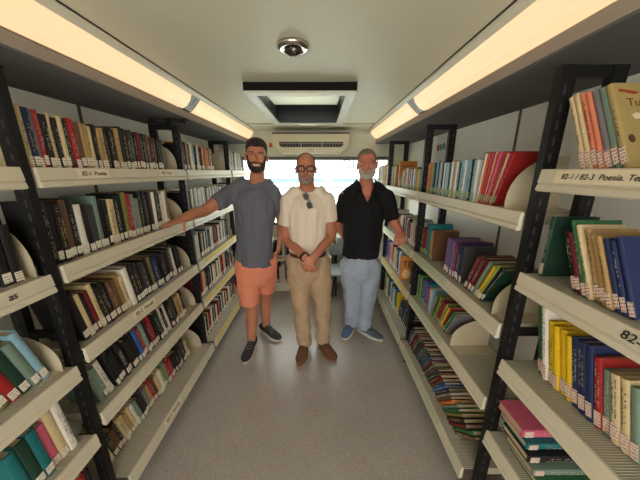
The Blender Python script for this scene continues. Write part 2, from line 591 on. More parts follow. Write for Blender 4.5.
# ------------------------------------------------------------------ book racks
# a rack = one bay: upright frames at its ends, shelves hooked on them
def Z(h):
    return CAM_H - h


LS = [-.010, .333, .679, .999, 1.367]          # left shelf surfaces, below camera height
L1S = [-.010, .347, .722, 1.057, 1.407]
RS = [.140, .577, .932, 1.337]
R1S = [-.003, .343, .702, 1.054, 1.407]


def frame_bm(bm, sg, a, y0, y1, z1, hole=True):
    """upright frame in bm: two slotted posts, crossbars. sg +1 left rack (aisle towards +x)"""
    def bx(u0, u1, ya, yb, z0, zz):
        xs = sorted((sg * (-a - u0), sg * (-a - u1)))
        box(bm, xs[0], xs[1], ya, yb, z0, zz)
    bx(.014, .050, y0, y1, 0.0, z1)
    bx(.175, .211, y0, y1, 0.0, z1)
    bx(.050, .175, y0, y1, z1 - .035, z1)
    bx(.050, .175, y0 + .004, y1 - .004, .10, .14)
    bx(.050, .175, y0 + .004, y1 - .004, .72, .75)


def make_rack(side, a, y0, y1, surfs, label, strips, bottom_out=0.0, end_frame=False, signs=()):
    sg = 1 if side == 'left' else -1
    X = lambda u: sg * (-a - u) if sg == 1 else (a + u)
    root = empty('book_rack', label, 'book rack', (X(.1), y0, 0), group='book racks along the aisle')
    off = root.location
    def done(name, bm, m, parent=root):
        for v in bm.verts:
            v.co -= off
        return finish(name, bm, m, parent)
    def frame(fy, nm='upright_frame'):
        bm = bmesh.new()
        xs = lambda u0, u1: sorted((X(u0), X(u1)))
        for u0, u1 in ((.014, .060), (.165, .211)):
            x = xs(u0, u1); box(bm, x[0], x[1], fy, fy + .026, 0.03, 1.865)
        for u0, u1, z0, z1 in ((.060, .165, 1.832, 1.865), (.060, .165, .10, .14), (.06, .165, .95, .975)):
            x = xs(u0, u1); box(bm, x[0] + .0002, x[1] - .0002, fy + .002, fy + .024, z0, z1)
        for u in (.032, .193):
            for k in range(34):
                z = .2 + k * .048
                box(bm, X(u) - .0035, X(u) + .0035, fy - .0012, fy - .0002, z, z + .024, 1)
        done(nm, bm, [BLACKM, mat('slot_grey', (50, 48, 46), .5, var=0)])
        bm = bmesh.new()
        for u in (.032, .193):
            tube(bm, [(X(u), fy + .013, .001), (X(u), fy + .013, .03)], [.022, .016], n=12, caps=False)
        done('foot', bm, DARK)
    frame(y0 - .028)
    if end_frame:
        frame(y1 + .002)
    for i, h in enumerate(surfs):
        z = Z(h)
        b = bottom_out if i == len(surfs) - 1 else 0.0
        x0, x1 = sorted((X(.255), X(-b + .004)))
        bm = bmesh.new()
        box(bm, x0, x1, y0 + .002, y1 - .002, z - .004, z)
        # gussets at the ends, and a stiffener behind the lip
        box(bm, *sorted((X(.05), X(.25))), y0 + .003, y0 + .006, z - .040, z - .0045)
        box(bm, *sorted((X(.05), X(.25))), y1 - .006, y1 - .003, z - .040, z - .0045)
        sh = done('shelf', bm, RIB)
        bm = bmesh.new()
        q = lambda u: X(u - b)
        prism(bm, [(q(.012), z + .0005), (q(.004), z + .005), (q(.000), z + .004), (q(-.006), z - .036), (q(-.001), z - .040), (q(-.006), z - .045),
                   (q(-.009), z - .058), (q(-.004), z - .063), (q(.010), z - .060), (q(.010), z - .0045)], y0 + .001, y1 - .001)
        done('shelf_lip', bm, STEEL, sh)
        # holder face direction: leans back a little
        fx = Vector((sg * .006, 0, -.040)).normalized() * -1            # up along the face
        ydir = Vector((0, sg, 0))
        def facept(y, t):      # t 0..1 down the face
            return Vector((q(.000) + (q(-.006) - q(0)) * t + sg * .0008, y, z + .004 - .040 * t)) - off
        if strips and strips[i]:
            m = {'y': YELLOWP, 'g': GREENP, 's': SIGNP}[strips[i][0]]
            ya, yb = y0 + strips[i][1] * (y1 - y0), y0 + strips[i][2] * (y1 - y0)
            bm = bmesh.new()
            c1, c2, c3, c4 = facept(ya, .12), facept(yb, .12), facept(yb, .88), facept(ya, .88)
            nrm = Vector((sg, 0, 0)) * .0006
            vs = [bm.verts.new(c) for c in (c1, c2, c3, c4)] + [bm.verts.new(c + nrm) for c in (c1, c2, c3, c4)]
            for f in ((0, 1, 2, 3), (4, 5, 6, 7), (0, 1, 5, 4), (1, 2, 6, 5), (2, 3, 7, 6), (3, 0, 4, 7)):
                bm.faces.new([vs[k] for k in f])
            finish('label_strip', bm, m, sh)
        for (row, body, y, size, paper) in signs:
            if row != i:
                continue
            org = facept(y, .52) + Vector((sg * .0014, 0, 0))
            M = basis(ydir, fx, org)
            tx = text_mesh('sign_lettering', body, size, INK, sh, M, extrude=.0003, bold=True, shear=0.15)
            if paper:
                bm = bmesh.new()
                wd = max(v.co.y * sg for v in tx.data.vertices) - min(v.co.y * sg for v in tx.data.vertices)
                ya, yb = y - sg * .02, y + sg * (wd + .02)
                ya, yb = max(min(ya, yb), y0 + .004), min(max(ya, yb), y1 - .004)
                c1, c2, c3, c4 = facept(ya, .08), facept(yb, .08), facept(yb, .95), facept(ya, .95)
                nrm = Vector((sg, 0, 0)) * .0005
                vs = [bm.verts.new(c) for c in (c1, c2, c3, c4)] + [bm.verts.new(c + nrm) for c in (c1, c2, c3, c4)]
                for f in ((0, 1, 2, 3), (4, 5, 6, 7), (0, 1, 5, 4), (1, 2, 6, 5), (2, 3, 7, 6), (3, 0, 4, 7)):
                    bm.faces.new([vs[k] for k in f])
                finish('sign_paper', bm, SIGNP, sh)
    return root


LA, RA = .93, .70
make_rack('left', LA, -.12, .832, L1S, 'nearest cream steel book rack on the left of the aisle', None,
          signs=[(1, 'as', .695, .030, False)])
make_rack('left', LA, .875, 1.838, LS, 'second cream steel book rack on the left, holding poetry and novels', None, .05,
          signs=[(0, '82-1  Poesía', 1.035, .024, True), (0, '82-3  Teatro', 1.56, .021, True), (2, '82-2  Novela', 1.16, .026, True), (4, '82-2  Novela', 1.16, .026, True)])
make_rack('left', LA, 1.875, 2.78, LS, 'third book rack on the left with yellow label strips', [None, None, ('y', .12, .97), ('y', .05, .97), ('y', .05, .97)], .05)
make_rack('left', LA, 2.82, 3.40, LS, 'farthest book rack on the left, behind the man in coral shorts', None, .0)
make_rack('right', RA, -.12, .845, R1S, 'nearest cream steel book rack on the right of the aisle', None,
          signs=[(0, '82-1 / 82-3  Poesía. Teatro', .765, .0205, True), (1, '82-2  Novela', .522, .030, False)])
make_rack('right', RA, .89, 1.838, RS, "second book rack on the right, holding children's books", [None, ('g', .45, .97), ('g', .42, .98), ('g', .25, .9)], .04)
make_rack('right', RA, 1.875, 2.78, RS, 'third book rack on the right, beside the man in the black shirt', [None, ('g', .1, .9), ('y', .1, .95), ('g', .1, .9)], .04)
make_rack('right', RA, 2.82, 3.40, RS, 'farthest book rack on the right, behind the man in the black shirt', None, .0)

# ------------------------------------------------------------------ bookends
def bookend(side, y, h, label, u0=.03, dep=.17, hh=.17, group='curved steel bookends'):
    sg = 1 if side == 'left' else -1
    a = LA if side == 'left' else RA
    X = (lambda u: -a - u) if sg == 1 else (lambda u: a + u)
    root = empty('bookend', label, 'bookend', (X(u0), y, Z(h)), group=group)
    bm = bmesh.new()
    pts = [(0, .0005), (0, .035)]
    for k in range(1, 10):
        t = k / 9 * pi / 2
        pts.append((dep * .85 * (1 - cos(t)), .035 + (hh - .035) * sin(t)))
    pts += [(dep, hh), (dep, .0005)]
    prism(bm, [(-sg * u, z) for u, z in pts], -.001, .001)
    finish('plate', bm, BEND, root)
    bm = bmesh.new()
    x0, x1 = sorted((-sg * .01, -sg * dep))
    box(bm, x0, x1, -.075, -.0012, .0006, .0020)
    finish('base_flange', bm, BEND, root)
    return root


# ------------------------------------------------------------------ books
def book_shape(bm, sg, t, h, d, mi=0):
    """cover: rounded spine and two boards, spine at x=0 facing the aisle, thickness 0..t along y"""
    bt = min(.0025, t * .18)
    prof = [(-.0015, 0), (.0005, t * .12), (.0022, t * .35), (.0022, t * .65), (.0005, t * .88), (-.0015, t), (-d, t), (-d, t - bt), (-.006, t - bt), (-.006, bt), (-d, bt), (-d, 0)]
    prism(bm, [(sg * u, y) for u, y in prof], 0, h, 'Z', mi)


def pages_shape(bm, sg, t, h, d, mi=0):
    bt = min(.0025, t * .18)
    box(bm, *sorted((sg * -.0062, sg * -(d - .004))), bt + .0002, t - bt - .0002, .003, h - .003, mi)


def tag_shape(bm, sg, t, z0, z1, mi=0):
    box(bm, *sorted((sg * .0018, sg * .0032)), t * .09, t * .91, z0, z1, mi)


def lettering_shape(bm, sg, t, h, rng, z0, style=0, mi=0):
    """two broken columns of small strokes running up the spine"""
    cols = 1 if t < .016 else 2
    big = t * (.34 if cols == 1 else .20)
    for c in range(cols):
        yc = t * (.5 if cols == 1 else (.33 + .36 * c))
        z = z0 + rng.uniform(.012, .03)
        end = h * rng.uniform(.70, .93)
        while z < end:
            L = rng.uniform(.0025, .0045)
            if rng.random() < .78:
                w = big * rng.uniform(.5, 1)
                k = rng.random()
                x = sorted((sg * .0023, sg * .0029))
                box(bm, *x, yc - w / 2, yc + w / 2, z, z + .0011, mi)
                if k < .7:
                    box(bm, *x, yc - w / 2, yc - w / 2 + .0011, z + .0012, z + L, mi)
                if k > .35:
                    box(bm, *x, yc + w / 2 - .0011, yc + w / 2, z + .0012, z + L, mi)
            z += L + (.0016 if rng.random() < .85 else .008)


ALLBOOKS = []      # dicts: side, pos, t, h, d, lean, code, tag, row name


def row(name, side, seq, y_start, direction, hsurf, y_stop=None, h=(.19, .22), t=(.015, .026), dep=(.13, .15), u=.045, tagc='w', tagp=.95,
        lean=0.0, repeat=False, seed=1, lens=None, tag_h=.032, jit=.006, hs=None):
    """books set side by side from y_start in direction (+1 away from the camera) until y_stop. lean > 0: tops tip towards the side they came from"""
    rng = random.Random(seed)
    sg = 1 if side == 'left' else -1
    a = LA if side == 'left' else RA
    y = y_start
    i = 0
    out = []
    while True:
        if i >= len(seq):
            if not repeat:
                break
        code = seq[i % len(seq)]
        hh = rng.uniform(*h) if hs is None else hs[i % len(hs)]
        tt = rng.uniform(*t)
        dd = rng.uniform(*dep)
        if code == ' ':
            y += direction * .012; i += 1
            continue
        if isinstance(lean, tuple):
            fr_ = min(1.0, abs(y - y_start) / abs(y_stop - y_start))
            ln = lean[0] + (lean[1] - lean[0]) * fr_
        else:
            ln = lean
        step = tt / cos(ln) + .0014
        if y_stop is not None and (y + direction * step - y_stop) * direction > 0:
            break
        b = dict(side=side, t=tt, h=hh, d=dd, code=code, tag=tagc if rng.random() < tagp else None, rowname=name, tag_h=tag_h, seed=rng.random())
        uu = u + rng.uniform(-jit, jit)
        x = -a - uu if sg == 1 else a + uu
        # y of the low-y edge
        ylow = y if direction > 0 else y - tt
        b['lean'] = 0.0
        b['loc'] = Vector((x, ylow, Z(hsurf) + .0006))
        if lean:
            # tip the tops towards -y (towards the camera): pivot on the near bottom edge; towards +y: pivot on the far one
            b['lean'] = ln
            if ln > 0:      # tops towards camera
                b['loc'].y = y - step + .0006 if direction < 0 else y
            else:
                b['loc'].y = y if direction > 0 else y - step
                # rotation about low edge with negative angle would sink the far edge: lift
                b['loc'].z += tt * sin(abs(ln))
        out.append(b)
        y += direction * step
        i += 1
    if direction < 0:
        out.reverse()          # list from near to far
    ALLBOOKS.append(out)
    return y


N = 'near end'
# left rack 1 (only its far end is in the picture)
LK1 = 'nearest left rack'
row('top shelf, ' + LK1, 'left', 'kxkdkukn', .815, -1, L1S[0], h=(.19, .235), t=(.016, .028), seed=11, u=.06)
row('second shelf, ' + LK1, 'left', 'kkkjxkudjk', .79, -1, L1S[1], h=(.17, .21), t=(.02, .03), seed=12)
row('third shelf, ' + LK1, 'left', 'ejxrhugkuc', .79, -1, L1S[2], lean=.24, h=(.17, .22), t=(.022, .036), seed=13, u=.06, hs=[.225, .20, .21, .17, .2, .19, .2])
row('fourth shelf, ' + LK1, 'left', 'wcptxtlluukwcd', .795, -1, L1S[3], lean=.09, h=(.19, .21), t=(.026, .036), seed=14, hs=[.235, .23, .2, .215, .21, .2, .2])
row('bottom shelf, ' + LK1, 'left', 'krwdkncu', .80, -1, L1S[4], h=(.18, .21), seed=15)
# left rack 2
LK2 = 'second left rack'
row('top shelf, ' + LK2, 'left', 'cnsrkckckruaackacdkkakkkdkmkkkudkmkkkdkknk', .900, 1, LS[0], 1.70, h=(.180, .21), t=(.014, .025), seed=21,
    hs=[.20, .195, .19, .195, .185, .192, .18, .19, .185, .19, .182, .18, .18, .175, .185, .172, .178, .185, .19, .18, .19])
row('second shelf, ' + LK2, 'left', 'kkkukwkdjkkcckkhrsjkkdkuwkkwwakck', .89, 1, LS[1], 1.68, h=(.195, .235), t=(.018, .030), seed=22)
row('third shelf, ' + LK2, 'left', 'kckmckkkuuacwkkkdkhnnkkkkdwkkdcak', .93, 1, LS[2], 1.74, lean=.17, h=(.185, .225), t=(.018, .032), seed=23)
row('fourth shelf, ' + LK2, 'left', 'jjw kkkkkkkkbrjkmrkkxwkwkkdkaack', .93, 1, LS[3], 1.74, lean=.24, h=(.185, .22), t=(.018, .027), seed=24)
row('bottom shelf, ' + LK2, 'left', 'cdukccacwjkdsarucwljrrmkkkkdkckk', .93, 1, LS[4], 1.74, lean=.24, h=(.155, .20), t=(.018, .03), seed=25, u=.08)
# left rack 3
LK3 = 'third left rack'
row('top shelf, ' + LK3, 'left', 'kmkyakwejkwckkiiakikack', 1.90, 1, LS[0], 2.64, h=(.175, .205), t=(.018, .028), seed=31)
row('second shelf, ' + LK3, 'left', 'kwkwswwewwkwcwkwkws', 1.90, 1, LS[1], 2.70, h=(.185, .215), t=(.018, .028), seed=32, repeat=True)
row('third shelf, ' + LK3, 'left', 'kwwkwksckwkekkwkwkrpkwk', 1.90, 1, LS[2], 2.68, h=(.19, .215), t=(.018, .028), seed=33, repeat=True)
row('fourth shelf, ' + LK3, 'left', 'mkricanknkwkwckkwkw', 1.90, 1, LS[3], 2.68, h=(.175, .21), t=(.018, .028), seed=34, repeat=True)
row('bottom shelf, ' + LK3, 'left', 'kwkcrkmwkckwkrwkdwk', 1.90, 1, LS[4], 2.68, h=(.17, .20), t=(.018, .028), seed=35, repeat=True)
LK4 = 'farthest left rack'
row('top shelf, ' + LK4, 'left', 'wcwkwecwksw', 2.85, 1, LS[0], 3.37, h=(.18, .22), seed=41, repeat=True)
row('second shelf, ' + LK4, 'left', 'wkcwekw', 2.85, 1, LS[1], 3.37, h=(.18, .22), seed=42, repeat=True)

# right rack 1
RK1 = 'nearest right rack'
row('top shelf, ' + RK1, 'right', 'cciisjh', .755, -1, R1S[0], h=(.222, .228), t=(.0125, .016), dep=(.17, .18), seed=51, tagc='p', tag_h=.045, u=.035, jit=.002, lean=-.43)
row('second shelf, ' + RK1, 'right', 'x', .828, -1, R1S[1], h=(.20, .205), t=(.014, .016), seed=50, tagc='p', tag_h=.036)
row('second shelf, ' + RK1, 'right', 'kmgcaaannntjdkunraj', .705, -1, R1S[1], h=(.185, .21), t=(.012, .017), seed=52, tagc='p', tag_h=.036, lean=-.42, hs=[.18, .18, .22, .21, .20, .19, .19, .188, .185, .20, .20, .20, .2])
row('third shelf, ' + RK1, 'right', 'gwyyyynnnrjccjwdkc', .782, -1, R1S[2], lean=-.26, h=(.20, .215), t=(.0185, .023), seed=53, tagc='p', tag_h=.042, u=.085, jit=.004,
    hs=[.24, .25, .215, .21, .21, .205, .215, .215, .22, .20, .18, .185, .19, .185, .2])
# right rack 2
RK2 = 'second right rack'
row('top shelf, ' + RK2, 'right', 'iiaxaatksekewekwewekewaewekeeweeekeewekeewkeeweke', 1.83, -1, RS[0], 1.24, h=(.185, .20), t=(.0115, .0175), dep=(.14, .15), seed=61, tagc='g', u=.04, jit=.003)
y = row('top shelf, ' + RK2, 'right', 'kwoorprworpprrcprr', 1.235, -1, RS[0], 1.085, h=(.215, .225), t=(.0055, .0065), dep=(.14, .15), seed=62, tagc='g', lean=(.08, .36), u=.04, jit=.003)
y = row('second shelf, ' + RK2, 'right', 'umrxtttaou', 1.83, -1, RS[1], 1.52, h=(.16, .20), t=(.014, .022), dep=(.15, .16), seed=63, tagc='g', u=.05, hs=[.19, .18, .185, .225, .23, .228, .2, .195, .2, .2])
y = row('second shelf, ' + RK2, 'right', 'vvsvsvmmnnd', 1.47, -1, RS[1], 1.25, h=(.20, .21), t=(.013, .020), dep=(.16, .18), seed=64, tagc='w', u=.045)
y = row('second shelf, ' + RK2, 'right', 'mmdmmjhylkxk', 1.235, -1, RS[1], 1.07, h=(.20, .22), t=(.009, .0135), dep=(.14, .16), seed=65, tagc='w', lean=(.38, .52), u=.045)
y = row('third shelf, ' + RK2, 'right', 'wjgrlmgbrnvbgpvtoe', 1.82, -1, RS[2], 1.56, h=(.17, .20), t=(.010, .016), seed=66, tagc='g')
y = row('third shelf, ' + RK2, 'right', 'iglhumrlxyrxgs', 1.555, -1, RS[2], 1.33, h=(.17, .20), t=(.010, .015), seed=67, tagc='g', lean=(.30, .50))
y = row('bottom shelf, ' + RK2, 'right', 'dnsmumsxdmtudntvmjudxmubbnsuojghkmgusd', 1.83, -1, RS[3], 1.05, h=(.18, .21), t=(.013, .019), seed=68, tagc=None, tagp=0, lean=(.45, .82), u=.012, repeat=True)
# right rack 3
RK3 = 'third right rack'
row('top shelf, ' + RK3, 'right', 'jycbotwa', 2.76, -1, RS[0], 2.56, h=(.18, .20), t=(.012, .022), seed=70, tagc='g')
row('top shelf, ' + RK3, 'right', 'lwgwrlkwcrwgbwrewlketcycb', 2.42, -1, RS[0], 1.91, h=(.14, .18), t=(.012, .022), seed=71, tagc='g')
row('second shelf, ' + RK3, 'right', 'wmwjrwtwkrwcwewrwwmciwkwe', 2.76, -1, RS[1], 1.90, h=(.17, .21), t=(.014, .022), seed=72, repeat=True)
row('third shelf, ' + RK3, 'right', 'tbewvepwgnwoebriwowkcy', 2.76, -1, RS[2], 2.22, h=(.19, .23), t=(.012, .022), seed=73, repeat=True)
row('third shelf, ' + RK3, 'right', 'xumx', 1.975, -1, RS[2], 1.90, h=(.17, .20), t=(.014, .02), seed=76)
row('bottom shelf, ' + RK3, 'right', 'wlbtgybwetwgblewyguwet', 2.76, -1, RS[3], 2.25, h=(.19, .23), t=(.012, .022), seed=74, repeat=True)
row('bottom shelf, ' + RK3, 'right', 'bdxkdnkd', 2.24, -1, RS[3], 1.90, h=(.18, .22), t=(.014, .022), seed=75, lean=.40, repeat=True)
RK4 = 'farthest right rack'
row('top shelf, ' + RK4, 'right', 'ytcewicetw', 3.37, -1, RS[0], 2.85, h=(.18, .22), seed=81, repeat=True)

# flat stack on the fourth shelf of the nearest right rack
def place_book(b, name='book'):
    sg = 1 if b['side'] == 'left' else -1
    rng = random.Random(int(b['seed'] * 1e6))
    root = empty(name, b['label'], 'book', b['loc'], (b['lean'], 0, 0), b['group'])
    if b.get('rot'):
        root.rotation_euler = b['rot']
    t, h, d = b['t'], b['h'], b['d']
    cm = BOOKM[b['code']]
    bm = bmesh.new(); book_shape(bm, sg, t, h, d); finish('cover', bm, cm, root)
    bm = bmesh.new(); pages_shape(bm, sg, t, h, d); finish('page_block', bm, PAGES, root)
    th = b.get('tag_h', .032)
    z0 = .004 + b['seed'] * .010
    top = 0
    if b['tag']:
        bm = bmesh.new(); tag_shape(bm, sg, t, z0, z0 + th)
        finish('spine_tag', bm, {'w': TAGW, 'p': TAGP, 'g': TAGG}[b['tag']], root)
        top = z0 + th
    if b.get('letters', rng.random() < .55):
        dark = b['code'] in 'kdnbtgmuvxrsj'
        bm = bmesh.new()
        lettering_shape(bm, sg, t, h, rng, top)
        im = (LIGHTINK if rng.random() < .75 else GOLDINK) if dark else INK
        if len(bm.faces):
            finish('spine_lettering', bm, im, root)
        else:
            bm.free()
    return root


# names and labels, then the 300-odd nearest as books of their own, the rest as stock in one object
ORD = ['', 'first', 'second', 'third', 'fourth', 'fifth', 'sixth', 'seventh', 'eighth', 'ninth', 'tenth', 'eleventh', 'twelfth', 'thirteenth', 'fourteenth',
       'fifteenth', 'sixteenth', 'seventeenth', 'eighteenth', 'nineteenth', 'twentieth']
ORD += ['twenty-' + w for w in ORD[1:10]] + ['thirtieth'] + ['thirty-' + w for w in ORD[1:10]] + ['fortieth'] + ['forty-' + w for w in ORD[1:10]] + ['fiftieth'] + ['fifty-' + w for w in ORD[1:10]]
rows = {}
for r in ALLBOOKS:
    for b in r:
        rows.setdefault(b['rowname'], []).append(b)
for nm, bs in rows.items():
    bs.sort(key=lambda b: b['loc'].y)
    cn = [BOOKC[b['code']][0] for b in bs]
    n = len(bs)
    trip = {}
    for i, b in enumerate(bs):
        k = (cn[i - 1] if i else None, cn[i], cn[i + 1] if i + 1 < n else None)
        b['trip'] = k
        trip[k] = trip.get(k, 0) + 1
        k2 = (k[2], k[1], k[0])
        if k2 != k:
            trip[k2] = trip.get(k2, 0) + 1
    for i, b in enumerate(bs):
        lean = 'leaning ' if abs(b['lean']) > .1 else ''
        c = cn[i]
        kind = 'slim' if b['t'] < .0145 else ('thick' if b['t'] > .027 else '')
        p_, _, q_ = b['trip']
        if cn.count(c) == 1:
            b['label'] = f'the only {c} book on the {nm}' + (', leaning' if lean else '')
        elif p_ and q_ and trip[b['trip']] == 1 and p_ != c and q_ != c:
            if p_ == q_:
                b['label'] = f'{lean}{c} book between two {p_} books, {nm}'
            else:
                b['label'] = f'{lean}{c} book between {p_} and {q_} ones, {nm}'
        elif not p_:
            b['label'] = f'{lean}{c} book at the near end of the {nm}'
        elif not q_:
            b['label'] = f'{lean}{c} book at the far end of the {nm}'
        else:
            idx = i if i < n / 2 else n - 1 - i
            end = 'near' if i < n / 2 else 'far'
            b['label'] = f'{lean}{c} book, {ORD[idx + 1]} from the {end} end, {nm}'
        b['group'] = 'books on the ' + nm


def in_view(b):
    for dz in (0.0, b['h'] * .5, b['h']):
        w = b['loc'] + Vector((0, 0, dz)) - Vector((0, 0, CAM_H))
        c, s = cos(PITCH), sin(PITCH)
        zz = w.y * c - w.z * s
        if zz <= 0.05:
            continue
        yy = w.z * c + w.y * s
        px, py = 320 + F * w.x / zz, 240 - F * yy / zz
        if -4 < px < 644 and -4 < py < 484:
            return True
    return False


flat = [b for bs in rows.values() for b in bs]
vis = [b for b in flat if in_view(b)]
vis.sort(key=lambda b: (b['loc'] - Vector((0, 0, CAM_H))).length)
NEAR = 325
for b in vis[:NEAR]:
    place_book(b)

bm = bmesh.new()
keys = list(BOOKC)
tg = {'w': len(keys) + 1, 'p': len(keys) + 2, 'g': len(keys) + 3}
for b in vis[NEAR:]:
    sg = 1 if b['side'] == 'left' else -1
    tmp = bmesh.new()
    book_shape(tmp, sg, b['t'], b['h'], b['d'], keys.index(b['code']))
    pages_shape(tmp, sg, b['t'], b['h'], b['d'], len(keys))
    if b['tag']:
        tag_shape(tmp, sg, b['t'], .008, .008 + b['tag_h'], tg[b['tag']])
    rg = random.Random(b['seed'])
    if rg.random() < .6:
        lettering_shape(tmp, sg, b['t'], b['h'], rg, .045, 0, (len(keys) + 4) if b['code'] in 'kdnbtgmuvxrsj' else len(keys) + 5)
    me = bpy.data.meshes.new('tmp')
    bmesh.ops.recalc_face_normals(tmp, faces=tmp.faces)
    tmp.transform(Matrix.Translation(b['loc']) @ Matrix.Rotation(b['lean'], 4, 'X'))
    tmp.to_mesh(me); tmp.free()
    bm.from_mesh(me); bpy.data.meshes.remove(me)
me = bpy.data.meshes.new('distant_books')
bm.to_mesh(me); bm.free()
for k in keys:
    me.materials.append(BOOKM[k])
for m in (PAGES, TAGW, TAGP, TAGG, LIGHTINK, INK):
    me.materials.append(m)
o = bpy.data.objects.new('distant_books', me)
COL.objects.link(o)
tag(o, 'the many distant books packed on the far shelves of both sides', 'books', 'books on the far shelves')
o['kind'] = 'stuff'

# bookends
for side, y, hh_, lab, kw in (
        ('left', 1.80, LS[0], 'curved bookend at the far end of the poetry and theatre shelf', {}),
        ('left', 1.79, LS[1], 'curved bookend under the hand of the man in grey, second left rack', {}),
        ('left', 1.80, LS[2], 'curved bookend at the far end of the third shelf, second left rack', {}),
        ('left', 1.80, LS[3], 'curved bookend at the far end of the fourth shelf, second left rack', {}),
        ('left', 1.80, LS[4], 'curved bookend at the far end of the bottom shelf, second left rack', {}),
        ('left', 2.70, LS[0], 'curved bookend on the top shelf of the third left rack', {}),
        ('left', 2.745, LS[2], 'curved bookend on the third shelf of the third left rack', {}),
        ('left', 2.745, LS[3], 'curved bookend on the fourth shelf of the third left rack', {}),
        ('left', 2.745, LS[4], 'curved bookend on the bottom shelf of the third left rack', {}),
        ('left', .808, L1S[2], 'curved bookend beside a blue book, third shelf, nearest left rack', {'hh': .15}),
        ('left', .815, L1S[1], 'curved bookend at far end of second shelf, nearest left rack', {'hh': .20}),
        ('right', .998, RS[0], 'curved bookend holding the leaning red books, second right rack', {'hh': .195, 'dep': .21, 'u0': .012}),
        ('right', .970, RS[1], 'curved bookend holding leaning yellow and dark books, second shelf, second right rack', {'hh': .165, 'dep': .2, 'u0': .02}),
        ('right', 1.235, RS[2], 'curved bookend on the third shelf of the second right rack', {'hh': .16, 'dep': .21, 'u0': .02}),
        ('right', 2.455, RS[0], 'curved bookend before the orange picture book, third right rack', {'hh': .15}),
        ):
    bookend(side, y, hh_, lab, **kw)
# ------------------------------------------------------------------ people
SKIN = mat('skin_tan', (186, 122, 92), 0.5, var=.06, scale=25, sss=.12, bump=.12, bscale=400)
SKIN2 = mat('skin_warm', (182, 116, 88), 0.5, var=.06, scale=25, sss=.12, bump=.12, bscale=400)
SKIN3 = mat('skin_ruddy', (196, 120, 94), 0.5, var=.08, scale=25, sss=.12, bump=.12, bscale=400)
EYEW = mat('eye_white', (216, 208, 198), 0.25, var=0)
IRIS = mat('iris_dark', (44, 30, 22), 0.2, var=0)
TEETH = mat('teeth', (224, 216, 200), 0.3, var=0)
LIP = mat('lips', (156, 84, 74), 0.45, var=.05)
HAIRD = mat('hair_dark_brown', (46, 33, 25), 0.8, var=.3, scale=300, bump=.8, bscale=500)
HAIRG = mat('hair_grey', (120, 108, 98), 0.8, var=.35, scale=300, bump=.8, bscale=500)
HAIRS = mat('hair_stubble', (84, 62, 50), 0.8, var=.3, scale=400, bump=.4, bscale=500)
BEARDG = mat('beard_grey', (142, 130, 120), 0.85, var=.35, scale=300, bump=.8, bscale=500)
BEARDW = mat('beard_white', (186, 178, 168), 0.85, var=.3, scale=300, bump=.8, bscale=500)


def union(bm, voxel=.006, smooth=2, fold=0.0, fscale=(9, 9, 3), seed=0.0, fn=None):
    me = bpy.data.meshes.new('tmp')
    bmesh.ops.recalc_face_normals(bm, faces=bm.faces)
    bm.to_mesh(me); bm.free()
    o = bpy.data.objects.new('tmp', me); COL.objects.link(o)
    md = o.modifiers.new('r', 'REMESH'); md.mode = 'VOXEL'; md.voxel_size = voxel
    dg = bpy.context.evaluated_depsgraph_get()
    out = bpy.data.meshes.new_from_object(o.evaluated_get(dg))
    bpy.data.objects.remove(o); bpy.data.meshes.remove(me)
    b = bmesh.new(); b.from_mesh(out); bpy.data.meshes.remove(out)
    for _ in range(smooth):
        bmesh.ops.smooth_vert(b, verts=b.verts, factor=.5, use_axis_x=True, use_axis_y=True, use_axis_z=True)
    if fold or fn:
        b.normal_update()
        mv = []
        for v in b.verts:
            d = 0
            if fold:
                q = Vector((v.co.x * fscale[0], v.co.y * fscale[1], v.co.z * fscale[2])) + Vector((seed, seed, seed))
                d = fold * (noise.noise(q) + .5 * noise.noise(q * 2.1))
            if fn:
                d += fn(v.co)
            mv.append(v.co + v.normal * d)
        for v, c_ in zip(b.verts, mv):
            v.co = c_
    return b


def to_local(b, base):
    for v in b.verts:
        v.co -= base


def limb_chain(bm, pts, radii, side=(1, 0, 0), n=18, sub=3, caps=True):
    """smooth tapering limb through joints"""
    P_, R_ = [], []
    pts = [Vector(p) for p in pts]
    rr = [Vector((r, r)) if not isinstance(r, (tuple, list)) else Vector(r) for r in radii]
    m = len(pts)
    for i in range(m - 1):
        p0, p1, p2, p3 = pts[max(i - 1, 0)], pts[i], pts[i + 1], pts[min(i + 2, m - 1)]
        for k in range(sub):
            t = k / sub
            # gentle catmull-rom
            q = .5 * ((2 * p1) + (p2 - p0) * t + (2 * p0 - 5 * p1 + 4 * p2 - p3) * t * t + (3 * p1 - p0 - 3 * p2 + p3) * t ** 3)
            P_.append(q); R_.append(tuple(rr[i] * (1 - t) + rr[i + 1] * t))
    P_.append(pts[-1]); R_.append(tuple(rr[-1]))
    tube(bm, P_, R_, side, n, caps)


